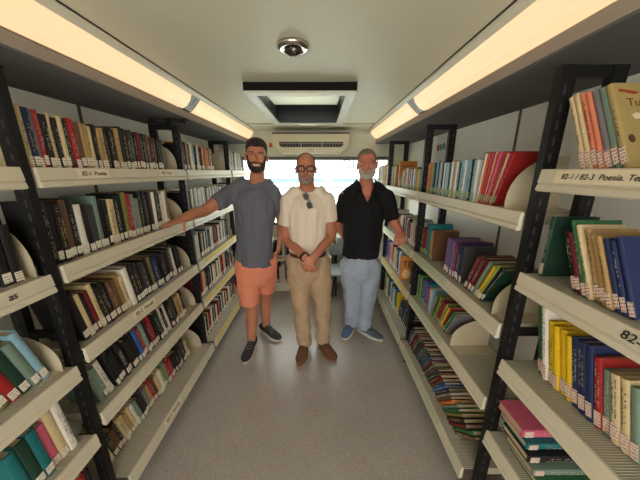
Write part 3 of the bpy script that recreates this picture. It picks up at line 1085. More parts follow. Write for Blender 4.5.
def hand(bm, wrist, d, pn, thumb_side, curls=(.5, .5, .5, .55), thumb=(.9, .4), L=.185, spread=.05, sc=1.0):
    """wrist -> palm -> four fingers and a thumb. d: way the hand points, pn: out of the palm, thumb_side: +1/-1 along d x pn"""
    d = Vector(d).normalized(); pn = Vector(pn); pn = (pn - d * pn.dot(d)).normalized()
    s = d.cross(pn) * thumb_side
    w = Vector(wrist)
    pl = .088 * sc
    tube(bm, [w - d * .02, w + d * .015 * sc, w + d * .045 * sc, w + d * pl], [(.026 * sc, .019 * sc), (.030 * sc, .019 * sc), (.039 * sc, .0165 * sc), (.038 * sc, .013 * sc)], s, 16)
    lens = (.070, .078, .073, .058)
    for i in range(4):
        off = (.030 - .020 * i) * sc
        base = w + d * (pl - .010) + s * off
        dirn = (d + s * (spread * (1.5 - i))).normalized()
        pts = [base - dirn * .012]; r = [.0095 * sc]
        cur = base.copy(); ang = 0
        for k, f in enumerate((.45, .31, .24)):
            ang += curls[i] * (.6 if k == 0 else 1.0)
            v = (dirn * cos(ang) + pn * sin(ang))
            cur = cur + v * lens[i] * sc * f
            pts.append(cur.copy()); r.append((.0090, .0082, .0070)[k] * sc)
        tube(bm, [pts[0], base] + pts[1:], [r[0], .0095 * sc] + r[1:], s, 10)
    tb = w + d * .022 * sc + s * .022 * sc + pn * .004
    a, c_ = thumb
    v1 = (d * cos(a) + s * sin(a) + pn * .25).normalized()
    v2 = (d * cos(a * .6) + s * sin(a * .6) + pn * (.25 + c_)).normalized()
    v3 = (d * cos(a * .35) + s * sin(a * .35) + pn * (.3 + c_ * 1.3)).normalized()
    p1 = tb + v1 * .040 * sc; p2 = p1 + v2 * .032 * sc; p3 = p2 + v3 * .022 * sc
    tube(bm, [tb - v1 * .01, tb, p1, p2, p3], [.012 * sc, .014 * sc, .011 * sc, .0100 * sc, .0080 * sc], pn, 10)


def head_parts(bm, H, slim=1.0, jaw=1.0):
    """H: matrix of the head centre (face to -y)"""
    def B(c, r, rx=0):
        M = H @ Matrix.Translation(Vector(c)) @ Matrix.Rotation(rx, 4, 'X') @ Matrix.Diagonal((r[0], r[1], r[2], 1))
        bmesh.ops.create_uvsphere(bm, u_segments=20, v_segments=14, radius=1, matrix=M)
    B((0, .012, .036), (.074 * slim, .092, .082))
    B((0, -.030, .040), (.064 * slim, .052, .062))
    B((0, -.026, -.030), (.062 * slim, .060, .082))
    B((0, -.054, -.082 * jaw), (.030, .028, .024))
    B((0, -.020, -.062 * jaw), (.050 * slim, .052, .038))
    B((0, -.080, .030), (.046, .013, .010))
    for s in (-1, 1):
        B((s * .036, -.064, -.018), (.022, .024, .024))
        B((s * .077 * slim, .012, -.004), (.009, .018, .031), .15)
        B((s * .073 * slim, .006, -.004), (.012, .012, .018))
        B((s * .010, -.094, -.024), (.009, .010, .008))
    B((0, -.086, -.050), (.024, .010, .005))
    B((0, -.086, -.058), (.022, .011, .006))
    p = [H @ Vector(q) for q in ((0, -.078, .022), (0, -.092, .004), (0, -.106, -.018), (0, -.096, -.027))]
    tube(bm, p, [.007, .008, .0115, .009], H.to_3x3() @ Vector((1, 0, 0)), 12)


def extract(body, Hinv, fn, name, m, parent, jitter=.0015):
    """hair: a shell grown off the head surface where fn(local point) gives a thickness"""
    src = bmesh.new(); src.from_mesh(body)
    th = {}
    for v in src.verts:
        q = Hinv @ v.co
        th[v] = fn(q) if q.length < .30 and not on_ear(q) else 0
    b = bmesh.new(); mp_ = {}
    for f in src.faces:
        if all(th[v] > 0 for v in f.verts):
            vs = []
            for v in f.verts:
                if v not in mp_:
                    t = th[v] + jitter * noise.noise(v.co * 260)
                    mp_[v] = b.verts.new(v.co + v.normal * max(t, .0006))
                vs.append(mp_[v])
            b.faces.new(vs)
    # inner skin closes the shell
    edges = [e for e in b.edges if e.is_boundary]
    ext = bmesh.ops.extrude_edge_only(b, edges=edges)
    nv = [g for g in ext['geom'] if isinstance(g, bmesh.types.BMVert)]
    c_ = Hinv.inverted() @ Vector((0, 0, 0))
    for v in nv:
        v.co = v.co + (c_ - v.co).normalized() * .006
    src.free()
    o = finish(name, b, m, parent, smooth=True)
    return o


def on_ear(q):
    return abs(q.x) > .071 and -.02 < q.y < .034 and q.z < .032


def ramp(x, a, b):
    return max(0.0, min(1.0, (x - a) / (b - a)))


def eyes_and_mouth(H, parent, base, brow, open_mouth=.006, squint=.7, smile=.006, skin=None):
    Hl = Matrix.Translation(-base) @ H
    for s in (-1, 1):
        bm = bmesh.new()
        bmesh.ops.create_uvsphere(bm, u_segments=16, v_segments=10, radius=1, matrix=Hl @ Matrix.Translation((s * .031, -.0790, .010)) @ Matrix.Diagonal((.013, .010, .0085 * squint, 1)))
        e = finish('eye', bm, EYEW, parent, smooth=True)
        bm = bmesh.new()
        bmesh.ops.create_uvsphere(bm, u_segments=12, v_segments=8, radius=1, matrix=Hl @ Matrix.Translation((s * .031, -.0862, .010)) @ Matrix.Diagonal((.0056, .0034, .0056, 1)))
        finish('iris', bm, IRIS, e, smooth=True)
        bm = bmesh.new()
        tube(bm, [Hl @ Vector((s * x, y, z)) for x, y, z in ((.016, -.090, .012 + .004 * squint), (.031, -.0905, .0125 + .0085 * squint), (.045, -.081, .012 + .003 * squint))], [.003, .0036, .0028], n=8)
        tube(bm, [Hl @ Vector((s * x, y, z)) for x, y, z in ((.017, -.089, .006), (.031, -.0895, .0065 - .0085 * squint), (.044, -.081, .006))], [.0024, .003, .0024], n=8)
        finish('eyelids', bm, skin, parent, smooth=True)
        bm = bmesh.new()
        tube(bm, [Hl @ Vector((s * x, y, z)) for x, y, z in ((.013, -.0935, .027), (.032, -.0935, .033), (.052, -.079, .028))], [(.0024, .0032), (.0026, .0036), (.0018, .0022)], n=8)
        finish('eyebrow', bm, brow, parent, smooth=True)
    bm = bmesh.new()
    tube(bm, [Hl @ Vector(q) for q in ((-.027, -.084, -.051 + smile), (-.013, -.0955, -.0545), (0, -.098, -.056), (.013, -.0955, -.0545), (.027, -.084, -.051 + smile))],
         [(.002, .002), (.003, open_mouth * .9), (.003, open_mouth), (.003, open_mouth * .9), (.002, .002)], side=(0, 1, 0), n=10)
    finish('teeth', bm, TEETH, parent, smooth=True)
    bm = bmesh.new()
    for dz, k in ((open_mouth + .001, .6), (-open_mouth - .002, 1.4)):
        tube(bm, [Hl @ Vector(q) for q in ((-.030, -.083, -.051 + smile), (-.014, -.0965, -.0545 + dz), (0, -.0995, -.056 + dz), (.014, -.0965, -.0545 + dz), (.030, -.083, -.051 + smile))],
             [.002, .0028 * k + .001, .003 * k + .001, .0028 * k + .001, .002], n=8)
    finish('lips', bm, LIP, parent, smooth=True)


def shoe(parent, base, ankle, heading, cols, label=None, L=.285, kind='sneaker'):
    """ankle: floor point under the ankle; heading: angle of the toe direction"""
    up_m, sole_m, lace_m = cols
    M = Matrix.Translation(Vector((ankle[0], ankle[1], 0)) - base) @ Matrix.Rotation(heading, 4, 'Z')   # toe along -y local
    b = bmesh.new()
    k = L / .285
    ring = [(.070, .030, .050, .030), (.055, .034, .052, .040), (.015, .037, .058, .050), (-.03, .039, .055, .045), (-.08, .043, .045, .032), (-.13, .047, .036, .022), (-.17, .044, .033, .018), (-.198, .030, .030, .012)]
    pts = [Vector((0, y * k, zc)) for y, w_, zc, hh in ring]
    tube(b, pts, [(w_, hh) for y, w_, zc, hh in ring], (1, 0, 0), 20)
    tube(b, [(0, .02, .06), (0, .024, .102 if kind != 'moc' else .088)], [(.036, .046), (.034, .042)], (1, 0, 0), 18, caps=False)
    b2 = union(b, .005, 2)
    for v in b2.verts:
        v.co.z = max(v.co.z, .020)
    b2.transform(M)
    up = finish('shoe', b2, up_m, parent, smooth=True)
    if label:
        up['label'] = label
    b = bmesh.new()
    out = []
    for i in range(40):
        t = 2 * pi * i / 40
        y = -.065 * k + .145 * k * cos(t)
        wd = .042 + .008 * (1 if y < -.07 else -.2)
        out.append((wd * sin(t) * (1 - .12 * cos(t) ** 8), y))
    prism(b, out, .001, .024, 'Z')
    b.transform(M)
    finish('sole', b, sole_m, up)
    if lace_m is not None:
        b = bmesh.new()
        for j in range(4):
            y = -.035 - .022 * j
            z = .112 - .013 * j
            tube(b, [(-.024, y, z - .012), (-.010, y - .002, z + .000), (.010, y + .002, z + .000), (.024, y, z - .012)], [.0028] * 4, n=8)
        for s in (-1, 1):
            tube(b, [(0, -.035, .116), (s * .02, -.045, .116), (s * .032, -.03, .106)], [.0025] * 3, n=8)
        b.transform(M)
        finish('laces', b, lace_m, up, smooth=True)
    return up


def build_person(name_label, base, spec):
    base = Vector(base)
    root = empty('person', name_label, 'person', base)
    sk = spec['skin']
    H = spec['H']
    # ---- body
    bm = bmesh.new()
    head_parts(bm, H, spec.get('slim', 1.0), spec.get('jaw', 1.0))
    nb, nt_ = spec['neck']
    tube(bm, [nb - Vector((0, 0, .12)), nb - Vector((0, 0, .06)), nb - Vector((0, 0, .02)), nb, (nb + nt_) / 2, nt_], [(.090, .075), (.078, .070), (.066, .062), (.060, .056), (.055, .055), (.054, .056)], (1, 0, 0), 20)
    T = spec['torso']       # list of (centre, rx, ry)
    rad = [(t[1] - (.014 if i else .030), t[2] - (.014 if i else .030)) for i, t in enumerate(T)]
    rad[-1] = (T[-1][1] * .78, T[-1][2] * .80)
    tube(bm, [t[0] for t in T], rad, spec.get('tside', (1, 0, 0)), 24, caps=False)
    for arm in spec['arms']:
        a0 = arm['pts'][0]
        tube(bm, [a0 + V(0, 0, .000), (a0 * .6 + nb * .4) + V(0, .01, .004), a0 * .25 + nb * .75 + V(0, .015, -.022)], [.034, .034, .034], (0, 1, 0), 16)
        limb_chain(bm, arm['pts'], arm['r'])
        hd = arm.get('hand')
        if hd:
            hand(bm, arm['pts'][-1], **hd)
    for leg in spec['legs']:
        limb_chain(bm, leg['pts'], leg['r'])
        an = leg['pts'][-1]
        hd = leg['heading']
        f = Vector((sin(hd), -cos(hd), 0))
        tube(bm, [an + Vector((0, 0, -.02)), Vector((an.x, an.y, .05)) + f * .03, Vector((an.x, an.y, .042)) + f * .11], [.032, .034, .024], (1, 0, 0), 12)
    b = union(bm, .0052, 2)
    to_local(b, base)
    body = finish('body', b, sk, root, smooth=True)
    Hl = Matrix.Translation(-base) @ H
    Hi = Hl.inverted()
    # ---- shirt
    bm = bmesh.new()
    S = spec['torso'] + spec.get('hem', [])
    S0 = S[0]
    S = [(V(S0[0].x, S0[0].y, spec['hemz'](S0[0])), S0[1], S0[2])] + [t for t in S if t[0].z > spec['hemz'](S0[0]) + .02]
    top = S[-1]
    tube(bm, [t[0] for t in S] + [top[0] + V(0, 0, .03)], [(t[1], t[2]) for t in S] + [(top[1] * .8, top[2] * .8)], spec.get('tside', (1, 0, 0)), 28, caps=False)
    for arm in spec['arms']:
        a0 = arm['pts'][0]
        tube(bm, [a0 + V(0, 0, .012), (a0 * .55 + nb * .45) + V(0, 0, .022), nb + V(0, 0, -.01)], [.052, .052, .058], (0, 1, 0), 16)
    tube(bm, [nb - Vector((0, 0, .045)), nb + Vector((0, .004, .012))], [(.095, .080), (.070, .066)], (1, 0, 0), 24)
    for arm, sl in zip(spec['arms'], spec['sleeves']):
        limb_chain(bm, sl['pts'], sl['r'], caps=False)
        ball(bm, sl['pts'][0], sl['r'][0] * .98)
    b = union(bm, .0065, 3, spec.get('fold', .006) * 1.5, tuple(1.35 * q for q in spec.get('fscale', (11, 11, 4))), seed=base.x * 10)
    ntop = nb.z
    kill = []
    hemz = spec['hemz']
    for f in b.faces:
        c_ = f.calc_center_median()
        dx, dy = c_.x - nb.x, c_.y - nb.y
        r = sqrt(dx * dx + dy * dy)
        lim = ntop - .020 + .28 * dy
        if r < .082 + max(0, c_.z - (ntop - .015)) * 1.6 and c_.z > lim:
            kill.append(f)
        elif spec.get('vneck') and r < .115 and dy < .035 and c_.z > ntop - .035 and abs(dx) < .070:
            kill.append(f)
        elif spec.get('vneck') and dy < .0 and c_.z > ntop - .165 and abs(dx) < (c_.z - (ntop - .165)) * .46 + .002:
            kill.append(f)
    bmesh.ops.delete(b, geom=kill, context='FACES')
    # even out the cut edge
    for v in [v for v in b.verts if not v.link_faces]:
        b.verts.remove(v)
    bv = [v for v in b.verts if v.is_boundary]
    for _ in range(8):
        new = {}
        for v in bv:
            nb_ = [e.other_vert(v) for e in v.link_edges if e.is_boundary]
            if len(nb_) == 2:
                new[v] = v.co * .4 + (nb_[0].co + nb_[1].co) * .3
        for v, q in new.items():
            v.co = q
    # fold a thickness inward at the open edges
    edges = [e for e in b.edges if e.is_boundary]
    b.normal_update()
    nrm = {v: v.normal.copy() for e in edges for v in e.verts}
    ext = bmesh.ops.extrude_edge_only(b, edges=edges)
    for g in ext['geom']:
        if isinstance(g, bmesh.types.BMVert):
            best = None
            for e in g.link_edges:
                o_ = e.other_vert(g)
                if o_ in nrm:
                    best = nrm[o_]
                    break
            if best is not None:
                g.co -= best * .006
    to_local(b, base)
    finish('shirt', b, spec['shirt_m'], root, smooth=True)
    # ---- trousers or shorts
    bm = bmesh.new()
    for tr in spec['trousers']:
        ball(bm, tr['pts'][0], tr['r'][0])
        limb_chain(bm, tr['pts'], tr['r'], caps=False)
    hp = spec['hips']
    tube(bm, [t[0] for t in hp], [(t[1], t[2]) for t in hp], (1, 0, 0), 26)
    b = union(bm, .0075, 2, spec.get('pfold', .006) * 1.5, (13, 13, 14), seed=base.y * 7)
    cuts = spec['cuts']
    to_local(b, base)
    finish('shorts' if spec.get('shorts') else 'trousers', b, spec['trouser_m'], root, smooth=True)
    return root, body, Hl, Hi


def V(*a):
    return Vector(a)


def head_matrix(c_, yaw, pitch=0.0, roll=0.0, s=1.0):
    return Matrix.Translation(c_) @ Matrix.Rotation(yaw, 4, 'Z') @ Matrix.Rotation(roll, 4, 'Y') @ Matrix.Rotation(pitch, 4, 'X') @ Matrix.Scale(s, 4)


FABG = mat('grey_marl_cotton', (102, 102, 110), 0.9, var=.14, scale=350, bump=.3, bscale=900, spec=.2)
FABB = mat('cream_linen', (222, 206, 186), 0.9, var=.05, scale=200, bump=.3, bscale=900, spec=.2)
FABK = mat('black_linen', (22, 22, 24), 0.85, var=.2, scale=200, bump=.3, bscale=900, spec=.25)
CORAL = mat('coral_cotton', (224, 138, 108), 0.85, var=.06, scale=120, bump=.2, bscale=900, spec=.2)
KHAKI = mat('khaki_cotton', (178, 150, 120), 0.85, var=.06, scale=120, bump=.2, bscale=900, spec=.2)
DENIM = mat('light_denim', (162, 172, 186), 0.85, var=.14, scale=60, bump=.3, bscale=900, spec=.2)

# ============ man in the grey t-shirt, hand on the left shelf
D1 = 2.10
hc = P(256.5, 157.5, D1 - .02)
H = head_matrix(hc, radians(12), radians(0), radians(3), 1.07)
sh_r = P(231, 194, D1 - .03)       # his right shoulder, picture left
sh_l = P(272.5, 193, D1 + .03)
nb = P(257, 178.5, D1 + .02)
ct = lambda px, py, d=D1: P(px, py, d)
torso = [(ct(254, 262), .168, .126), (ct(254.5, 243), .150, .108), (ct(255, 226), .152, .112), (ct(255, 210), .166, .120), (ct(253.5, 199), .172, .112), (ct(254, 192), .135, .085)]
knee_r = P(251.5, 303, D1 - .04); ank_r = P(251.5, 337, D1 - .07)
knee_l = P(265, 292, D1 + .12); ank_l = P(266, 325.5, D1 + .16)
hip_r = P(246.5, 262, D1); hip_l = P(266, 262, D1 + .03)
ank_r.z = .10; ank_l.z = .10
hand_w = V(-.895, 1.655, 1.262)
arm_r = dict(pts=[sh_r, sh_r + (P(203, 211, 1.90) - sh_r) * .5 + V(0, 0, .004), P(205, 210.5, 1.90), (P(205, 210.5, 1.90) + hand_w) / 2 + V(.0, 0, .006), hand_w],
             r=[.060, .050, .043, .040, (.029, .024)],
             hand=dict(d=(-.32, -.93, -.10), pn=(.05, -.05, -1), thumb_side=1, curls=(.10, .08, .10, .16), thumb=(1.0, .9), spread=.09))
# thumb must hang towards the aisle
arm_l = dict(pts=[sh_l, P(279.5, 212, D1 + .10), P(281.5, 222, D1 + .12), P(281, 234, D1 + .08), P(279.5, 240, D1 + .06)],
             r=[.058, .047, .041, .036, (.027, .022)],
             hand=dict(d=(-.08, -.15, -1), pn=(-1, .2, 0), thumb_side=1, curls=(.4, .4, .45, .5)))
legs = [dict(pts=[hip_r, (hip_r + knee_r) / 2, knee_r, (knee_r * .6 + ank_r * .4) + V(0, .02, 0), ank_r], r=[.088, .078, .056, .055, .038], heading=radians(-2)),
        dict(pts=[hip_l, (hip_l + knee_l) / 2, knee_l, (knee_l * .6 + ank_l * .4) + V(0, .02, 0), ank_l], r=[.088, .078, .056, .055, .038], heading=radians(42))]
def shorts_leg(hip, knee, r):
    e = hip + (knee - hip) * 1.0
    return dict(pts=[hip, (hip + e) / 2, e], r=r)
sl1 = hip_r + (P(250, 305, D1 - .04) - hip_r) * .97
sl2 = hip_l + (P(265.5, 290, D1 + .1) - hip_l) * .97
spec = dict(skin=SKIN, H=H, neck=(nb, hc + V(0, .015, -.06)), torso=torso, arms=[arm_r, arm_l], legs=legs,
            sleeves=[dict(pts=[sh_r, sh_r + (arm_r['pts'][2] - sh_r) * .30, sh_r + (arm_r['pts'][2] - sh_r) * .62], r=[.070, .066, .064]),
                     dict(pts=[sh_l, P(278, 203, D1 + .06), P(280, 211.5, D1 + .09)], r=[.068, .062, .060])],
            hem=[], hemz=lambda c: torso[0][0].z - .01, shirt_m=FABG, fold=.007,
            trousers=[dict(pts=[hip_r, (hip_r + sl1) / 2, sl1], r=[.100, .098, .088]),
                      dict(pts=[hip_l, (hip_l + sl2) / 2, sl2], r=[.100, .096, .086])],
            hips=[(ct(255, 256), .148, .104), (ct(256, 268, D1 + .01), .160, .115), (ct(256, 276, D1 + .01), .150, .105)],
            cuts=[(sl1, (sl1 - hip_r).normalized()), (sl2, (sl2 - hip_l).normalized())], trouser_m=CORAL, shorts=True)
b1 = V((ank_r.x + ank_l.x) / 2, (ank_r.y + ank_l.y) / 2, 0)
root, body, Hl, Hi = build_person('person with dark hair and beard in grey t-shirt and coral shorts, hand on left shelf', b1, spec)
def hairline(q, front, temple=.03, ear=.014, nape=-.045):
    """height of the hair's edge all round the head"""
    an = math.degrees(math.atan2(abs(q.x), -(q.y - .01)))
    pts = [(0, front), (28, front + .004), (45, front - .010), (62, temple), (80, ear), (104, ear), (122, nape), (180, nape)]
    for (a0, z0), (a1, z1) in zip(pts, pts[1:]):
        if a0 <= an <= a1:
            t = (an - a0) / (a1 - a0)
            t = t * t * (3 - 2 * t)
            return z0 + (z1 - z0) * t
    return nape


def hair_short(q):
    t = ramp(q.z - hairline(q, .064), 0, .012)
    return t * (.0025 + .018 * ramp(q.z, .045, .10))
extract(body.data, Hi, hair_short, 'hair', HAIRD, root, .003)
def beard_full(T):
    def f(q):
        if q.z < -.112 or q.y > .035 or abs(q.x) > .070:
            return 0
        if q.z < -.092 and q.y > -.045:
            return 0
        if abs(q.x) < .027 and -.0625 < q.z < -.047 and q.y < -.06:
            return 0
        lim = -.036
        if abs(q.x) > .042:
            lim = -.030 + (abs(q.x) - .042) * 1.6
            if q.y > -.035:
                lim = .016
        if abs(q.x) < .034 and q.y < -.06:
            lim = -.034
        if q.z > lim or (q.y > .012):
            return 0
        low = ramp(q.z, -.118, -.100)
        return T * min(1, ramp(lim - q.z, 0, .012) + .25) * max(low, .15)
    return f
extract(body.data, Hi, beard_full(.006), 'beard', HAIRD, root, .003)
eyes_and_mouth(H, root, b1, HAIRD, .0055, .75, skin=SKIN)
SH1 = (mat('shoe_dark_canvas', (46, 44, 44), .8, bump=.3), mat('sole_offwhite', (196, 190, 176), .6), mat('lace_grey', (120, 116, 110), .8))
shoe(root, b1, (ank_r.x, ank_r.y), radians(-4), SH1)
shoe(root, b1, (ank_l.x, ank_l.y), radians(50), SH1)
# crew neck band
bm = bmesh.new()
n = 30
tube(bm, [nb - b1 + V(.080 * cos(2 * pi * k / n), .078 * sin(2 * pi * k / n), -.022 + .28 * .078 * sin(2 * pi * k / n)) for k in range(n + 1)], [.0045] * (n + 1), n=8, caps=False)
finish('collar', bm, FABG, root, smooth=True)

# ============ man in the cream t-shirt, hands clasped
D2 = 2.03
hc = P(306, 169.5, D2 - .02)
H = head_matrix(hc, radians(2), radians(2), 0, 1.0)
nb = P(307, 186, D2 + .02)
sh_r = P(288.5, 201.5, D2); sh_l = P(326.5, 201, D2)
ct = lambda px, py, d=D2: P(px, py, d)
torso = [(ct(307, 259), .148, .112), (ct(307.5, 243), .142, .110), (ct(307.5, 230), .153, .114), (ct(307.5, 216), .162, .118), (ct(307.5, 207), .166, .112), (ct(307.5, 199), .130, .085)]
wr_r = P(305.5, 258, D2 - .20); wr_l = P(315.5, 255.5, D2 - .19)
el_r = P(286, 238, D2 + .02); el_l = P(331, 236, D2 + .02)
arm_r = dict(pts=[sh_r, (sh_r + el_r) / 2, el_r, (el_r + wr_r) / 2, wr_r], r=[.058, .048, .042, .037, (.028, .023)],
             hand=dict(d=(.45, -.10, -.85), pn=(.55, .85, .1), thumb_side=-1, curls=(.45, .5, .5, .5), thumb=(.5, .3)))
arm_l = dict(pts=[sh_l, (sh_l + el_l) / 2, el_l, (el_l + wr_l) / 2, wr_l], r=[.058, .048, .042, .037, (.028, .023)],
             hand=dict(d=(-.62, -.40, -.70), pn=(-.3, .95, -.1), thumb_side=1, curls=(.40, .45, .5, .5), thumb=(.7, .2)))
hip_r = P(298, 262, D2 + .02); hip_l = P(318, 262, D2 + .02)
knee_r = P(301, 300, D2 - .02); knee_l = P(322, 300, D2 + .0)
ank_r = P(304, 333, D2 - .02); ank_l = P(323, 333, D2 + .0)
ank_r.z = .095; ank_l.z = .095
legs = [dict(pts=[hip_r, (hip_r + knee_r) / 2, knee_r, (knee_r + ank_r) / 2, ank_r], r=[.085, .075, .053, .050, .036], heading=radians(-8)),
        dict(pts=[hip_l, (hip_l + knee_l) / 2, knee_l, (knee_l + ank_l) / 2, ank_l], r=[.085, .075, .053, .050, .036], heading=radians(22))]
spec = dict(skin=SKIN2, H=H, neck=(nb, hc + V(0, .015, -.06)), torso=torso, arms=[arm_r, arm_l], legs=legs, slim=.96,
            sleeves=[dict(pts=[sh_r, sh_r + (el_r - sh_r) * .35, sh_r + (el_r - sh_r) * .62], r=[.068, .068, .068]),
                     dict(pts=[sh_l, sh_l + (el_l - sh_l) * .35, sh_l + (el_l - sh_l) * .56], r=[.068, .066, .066])],
            hemz=lambda c: ct(307, 252).z + .012 * sin(c.x * 30), shirt_m=FABB, fold=.007, fscale=(14, 14, 3),
            trousers=[dict(pts=[hip_r, (hip_r * .5 + knee_r * .5), knee_r, (knee_r + ank_r) / 2, ank_r + V(0, 0, .0), ank_r + V(0, 0, -.03)], r=[.105, .098, .079, .070, .063, .063]),
                      dict(pts=[hip_l, (hip_l * .5 + knee_l * .5), knee_l, (knee_l + ank_l) / 2, ank_l + V(0, 0, .0), ank_l + V(0, 0, -.03)], r=[.105, .098, .079, .070, .063, .063])],
            hips=[(ct(308, 250), .140, .104), (ct(308, 258), .150, .110), (ct(308, 272, D2 + .01), .160, .118)],
            cuts=[(ank_r + V(0, 0, -.025), V(0, 0, -1)), (ank_l + V(0, 0, -.025), V(0, 0, -1)), (ct(308, 250), V(0, 0, 1))], trouser_m=KHAKI, pfold=.008)
b2 = V((ank_r.x + ank_l.x) / 2, (ank_r.y + ank_l.y) / 2, 0)
root2, body, Hl, Hi = build_person('person with glasses in cream t-shirt and khaki trousers, hands clasped in front', b2, spec)
def hair_bald(q):
    t = ramp(q.z - hairline(q, .110, .055), 0, .012)
    if q.z > .094 and q.y > -.03 and abs(q.x) > .03:
        t *= ramp(.118 - q.z, 0, .02)
    return t * .0035
extract(body.data, Hi, hair_bald, 'hair', HAIRS, root2, .0015)
extract(body.data, Hi, beard_full(.004), 'beard', BEARDG, root2, .003)
eyes_and_mouth(H, root2, b2, HAIRS, .003, .9, .003, skin=SKIN2)
# glasses
FR = mat('glasses_black', (20, 18, 18), .25, var=0)
bm = bmesh.new()
Hg = Matrix.Translation(-b2) @ H
for s in (-1, 1):
    pts = []
    for k in range(25):
        t = 2 * pi * k / 24
        c_, s_ = cos(t), sin(t)
        x = s * .0335 + .026 * (abs(c_) ** .8) * (1 if c_ > 0 else -1)
        z = .006 + .0195 * (abs(s_) ** .8) * (1 if s_ > 0 else -1)
        pts.append(Hg @ Vector((x, -.104 + abs(x) * .12, z)))
    tube(bm, pts, [.0034] * 25, n=8, caps=False)
    tube(bm, [Hg @ Vector(q) for q in ((s * .060, -.094, .014), (s * .074, -.075, .013), (s * .0835, -.01, .010), (s * .083, .012, .002))], [.003, .003, .0026, .0026], n=8)
tube(bm, [Hg @ Vector(q) for q in ((-.009, -.103, .010), (0, -.106, .013), (.009, -.103, .010))], [.003] * 3, n=8)
finish('glasses', bm, FR, root2, smooth=True)
SH2 = (mat('shoe_brown_suede', (104, 68, 42), .85, bump=.3), mat('sole_tan', (128, 92, 60), .7), mat('lace_brown', (84, 54, 34), .8))
shoe(root2, b2, (ank_r.x, ank_r.y), radians(-8), SH2)
shoe(root2, b2, (ank_l.x, ank_l.y), radians(30), SH2)
bm = bmesh.new()
n = 30
tube(bm, [nb - b2 + V(.080 * cos(2 * pi * k / n), .078 * sin(2 * pi * k / n), -.022 + .28 * .078 * sin(2 * pi * k / n)) for k in range(n + 1)], [.004] * (n + 1), n=8, caps=False)
finish('collar', bm, FABB, root2, smooth=True)
# belt
bm = bmesh.new()
bc = ct(308, 252.5) - b2
tube(bm, [bc + V(0, 0, -.018), bc + V(0, 0, .018)], [(.150, .112), (.148, .110)], (1, 0, 0), 40, caps=False)
finish('belt', bm, mat('belt_brown', (74, 46, 30), .5), root2, smooth=False)
# bracelets on his right wrist
bm = bmesh.new()
ax = (wr_r - el_r).normalized()
u = ax.orthogonal().normalized(); w_ = ax.cross(u)
for off, rr in ((-.012, .0042), (-.026, .0036)):
    n = 24
    tube(bm, [wr_r - b2 + ax * off + u * .033 * cos(2 * pi * k / n) + w_ * .033 * sin(2 * pi * k / n) for k in range(n + 1)], [rr] * (n + 1), n=8, caps=False)
finish('bracelet', bm, FR, root2, smooth=True)
# sunglasses hung from the neck of the shirt
sp = P(307.5, 201, D2 - .125)
sg_ = empty('sunglasses', 'black folded sunglasses hanging from the neck of the cream t-shirt', 'sunglasses', sp, (radians(-12), radians(68), 0))
bm = bmesh.new()
for s in (-1, 1):
    prism(bm, [(s * .034 + .026 * cos(2 * pi * k / 20), .020 * sin(2 * pi * k / 20) - .004 * (sin(2 * pi * k / 20) > 0)) for k in range(20)], -.002, .002, 'Y')
finish('lenses', bm, mat('lens_black', (16, 15, 16), .1, var=0), sg_)
bm = bmesh.new()
tube(bm, [(-.062, 0, .014), (-.034, -.001, .021), (0, -.002, .012), (.034, -.001, .021), (.062, 0, .014)], [.003] * 5, n=8)
for s in (-1, 1):
    tube(bm, [(s * .062, 0, .014), (s * .060, .010, .010), (s * -.045, .012 + .004 * s, .002), (s * -.060, .014 + .004 * s, -.012)], [.003, .0025, .0022, .003], n=8)
finish('frame', bm, FR, sg_, smooth=True)

# ============ man in the black shirt, hand on the right shelf
D3 = 2.27
hc = P(367, 165.5, D3 - .03)
H = head_matrix(hc, radians(-8), radians(-1), radians(-4), 1.04)
nb = P(366, 181.5, D3 + .02)
sh_r = P(346.5, 197.5, D3 + .02); sh_l = P(385.5, 197, D3 - .01)
ct = lambda px, py, d=D3: P(px, py, d)
torso = [(ct(360.5, 262), .172, .128), (ct(361.5, 245), .175, .130), (ct(362.5, 228), .176, .130), (ct(364, 214), .182, .130), (ct(365.5, 204), .178, .118), (ct(366, 196), .135, .085)]
el_l = P(394, 222, D3 - .02); wr_l = P(399.5, 237.5, 2.20)
wr_l = V(.690, 2.185, 1.062)
el_r = P(337, 224, D3 + .12); wr_r = P(347, 240, D3 + .19)
arm_r = dict(pts=[sh_r, (sh_r + el_r) / 2, el_r, (el_r + wr_r) / 2, wr_r], r=[.062, .052, .044, .038, (.028, .023)],
             hand=dict(d=(.8, .05, -.5), pn=(0, 1, 0), thumb_side=-1, curls=(.4, .4, .4, .4)))
arm_l = dict(pts=[sh_l, (sh_l + el_l) / 2, el_l, (el_l + wr_l) / 2, wr_l], r=[.062, .054, .045, .039, (.029, .025)],
             hand=dict(d=(-.06, -.82, -.52), pn=(.15, .5, -.85), thumb_side=-1, curls=(.65, .65, .65, .7), thumb=(.5, .5)))
hip_r = P(351, 266, D3 + .01); hip_l = P(370, 266, D3 + .01)
knee_r = P(352, 294, D3 + .03); knee_l = P(368, 295, D3 - .02)
ank_r = P(351.5, 316.5, D3 + .06); ank_l = P(364.5, 320, D3 - .0)
ank_r.z = .10; ank_l.z = .10
legs = [dict(pts=[hip_r, (hip_r + knee_r) / 2, knee_r, (knee_r + ank_r) / 2, ank_r], r=[.088, .076, .054, .050, .036], heading=radians(-20)),
        dict(pts=[hip_l, (hip_l + knee_l) / 2, knee_l, (knee_l + ank_l) / 2, ank_l], r=[.088, .076, .054, .050, .036], heading=radians(40))]
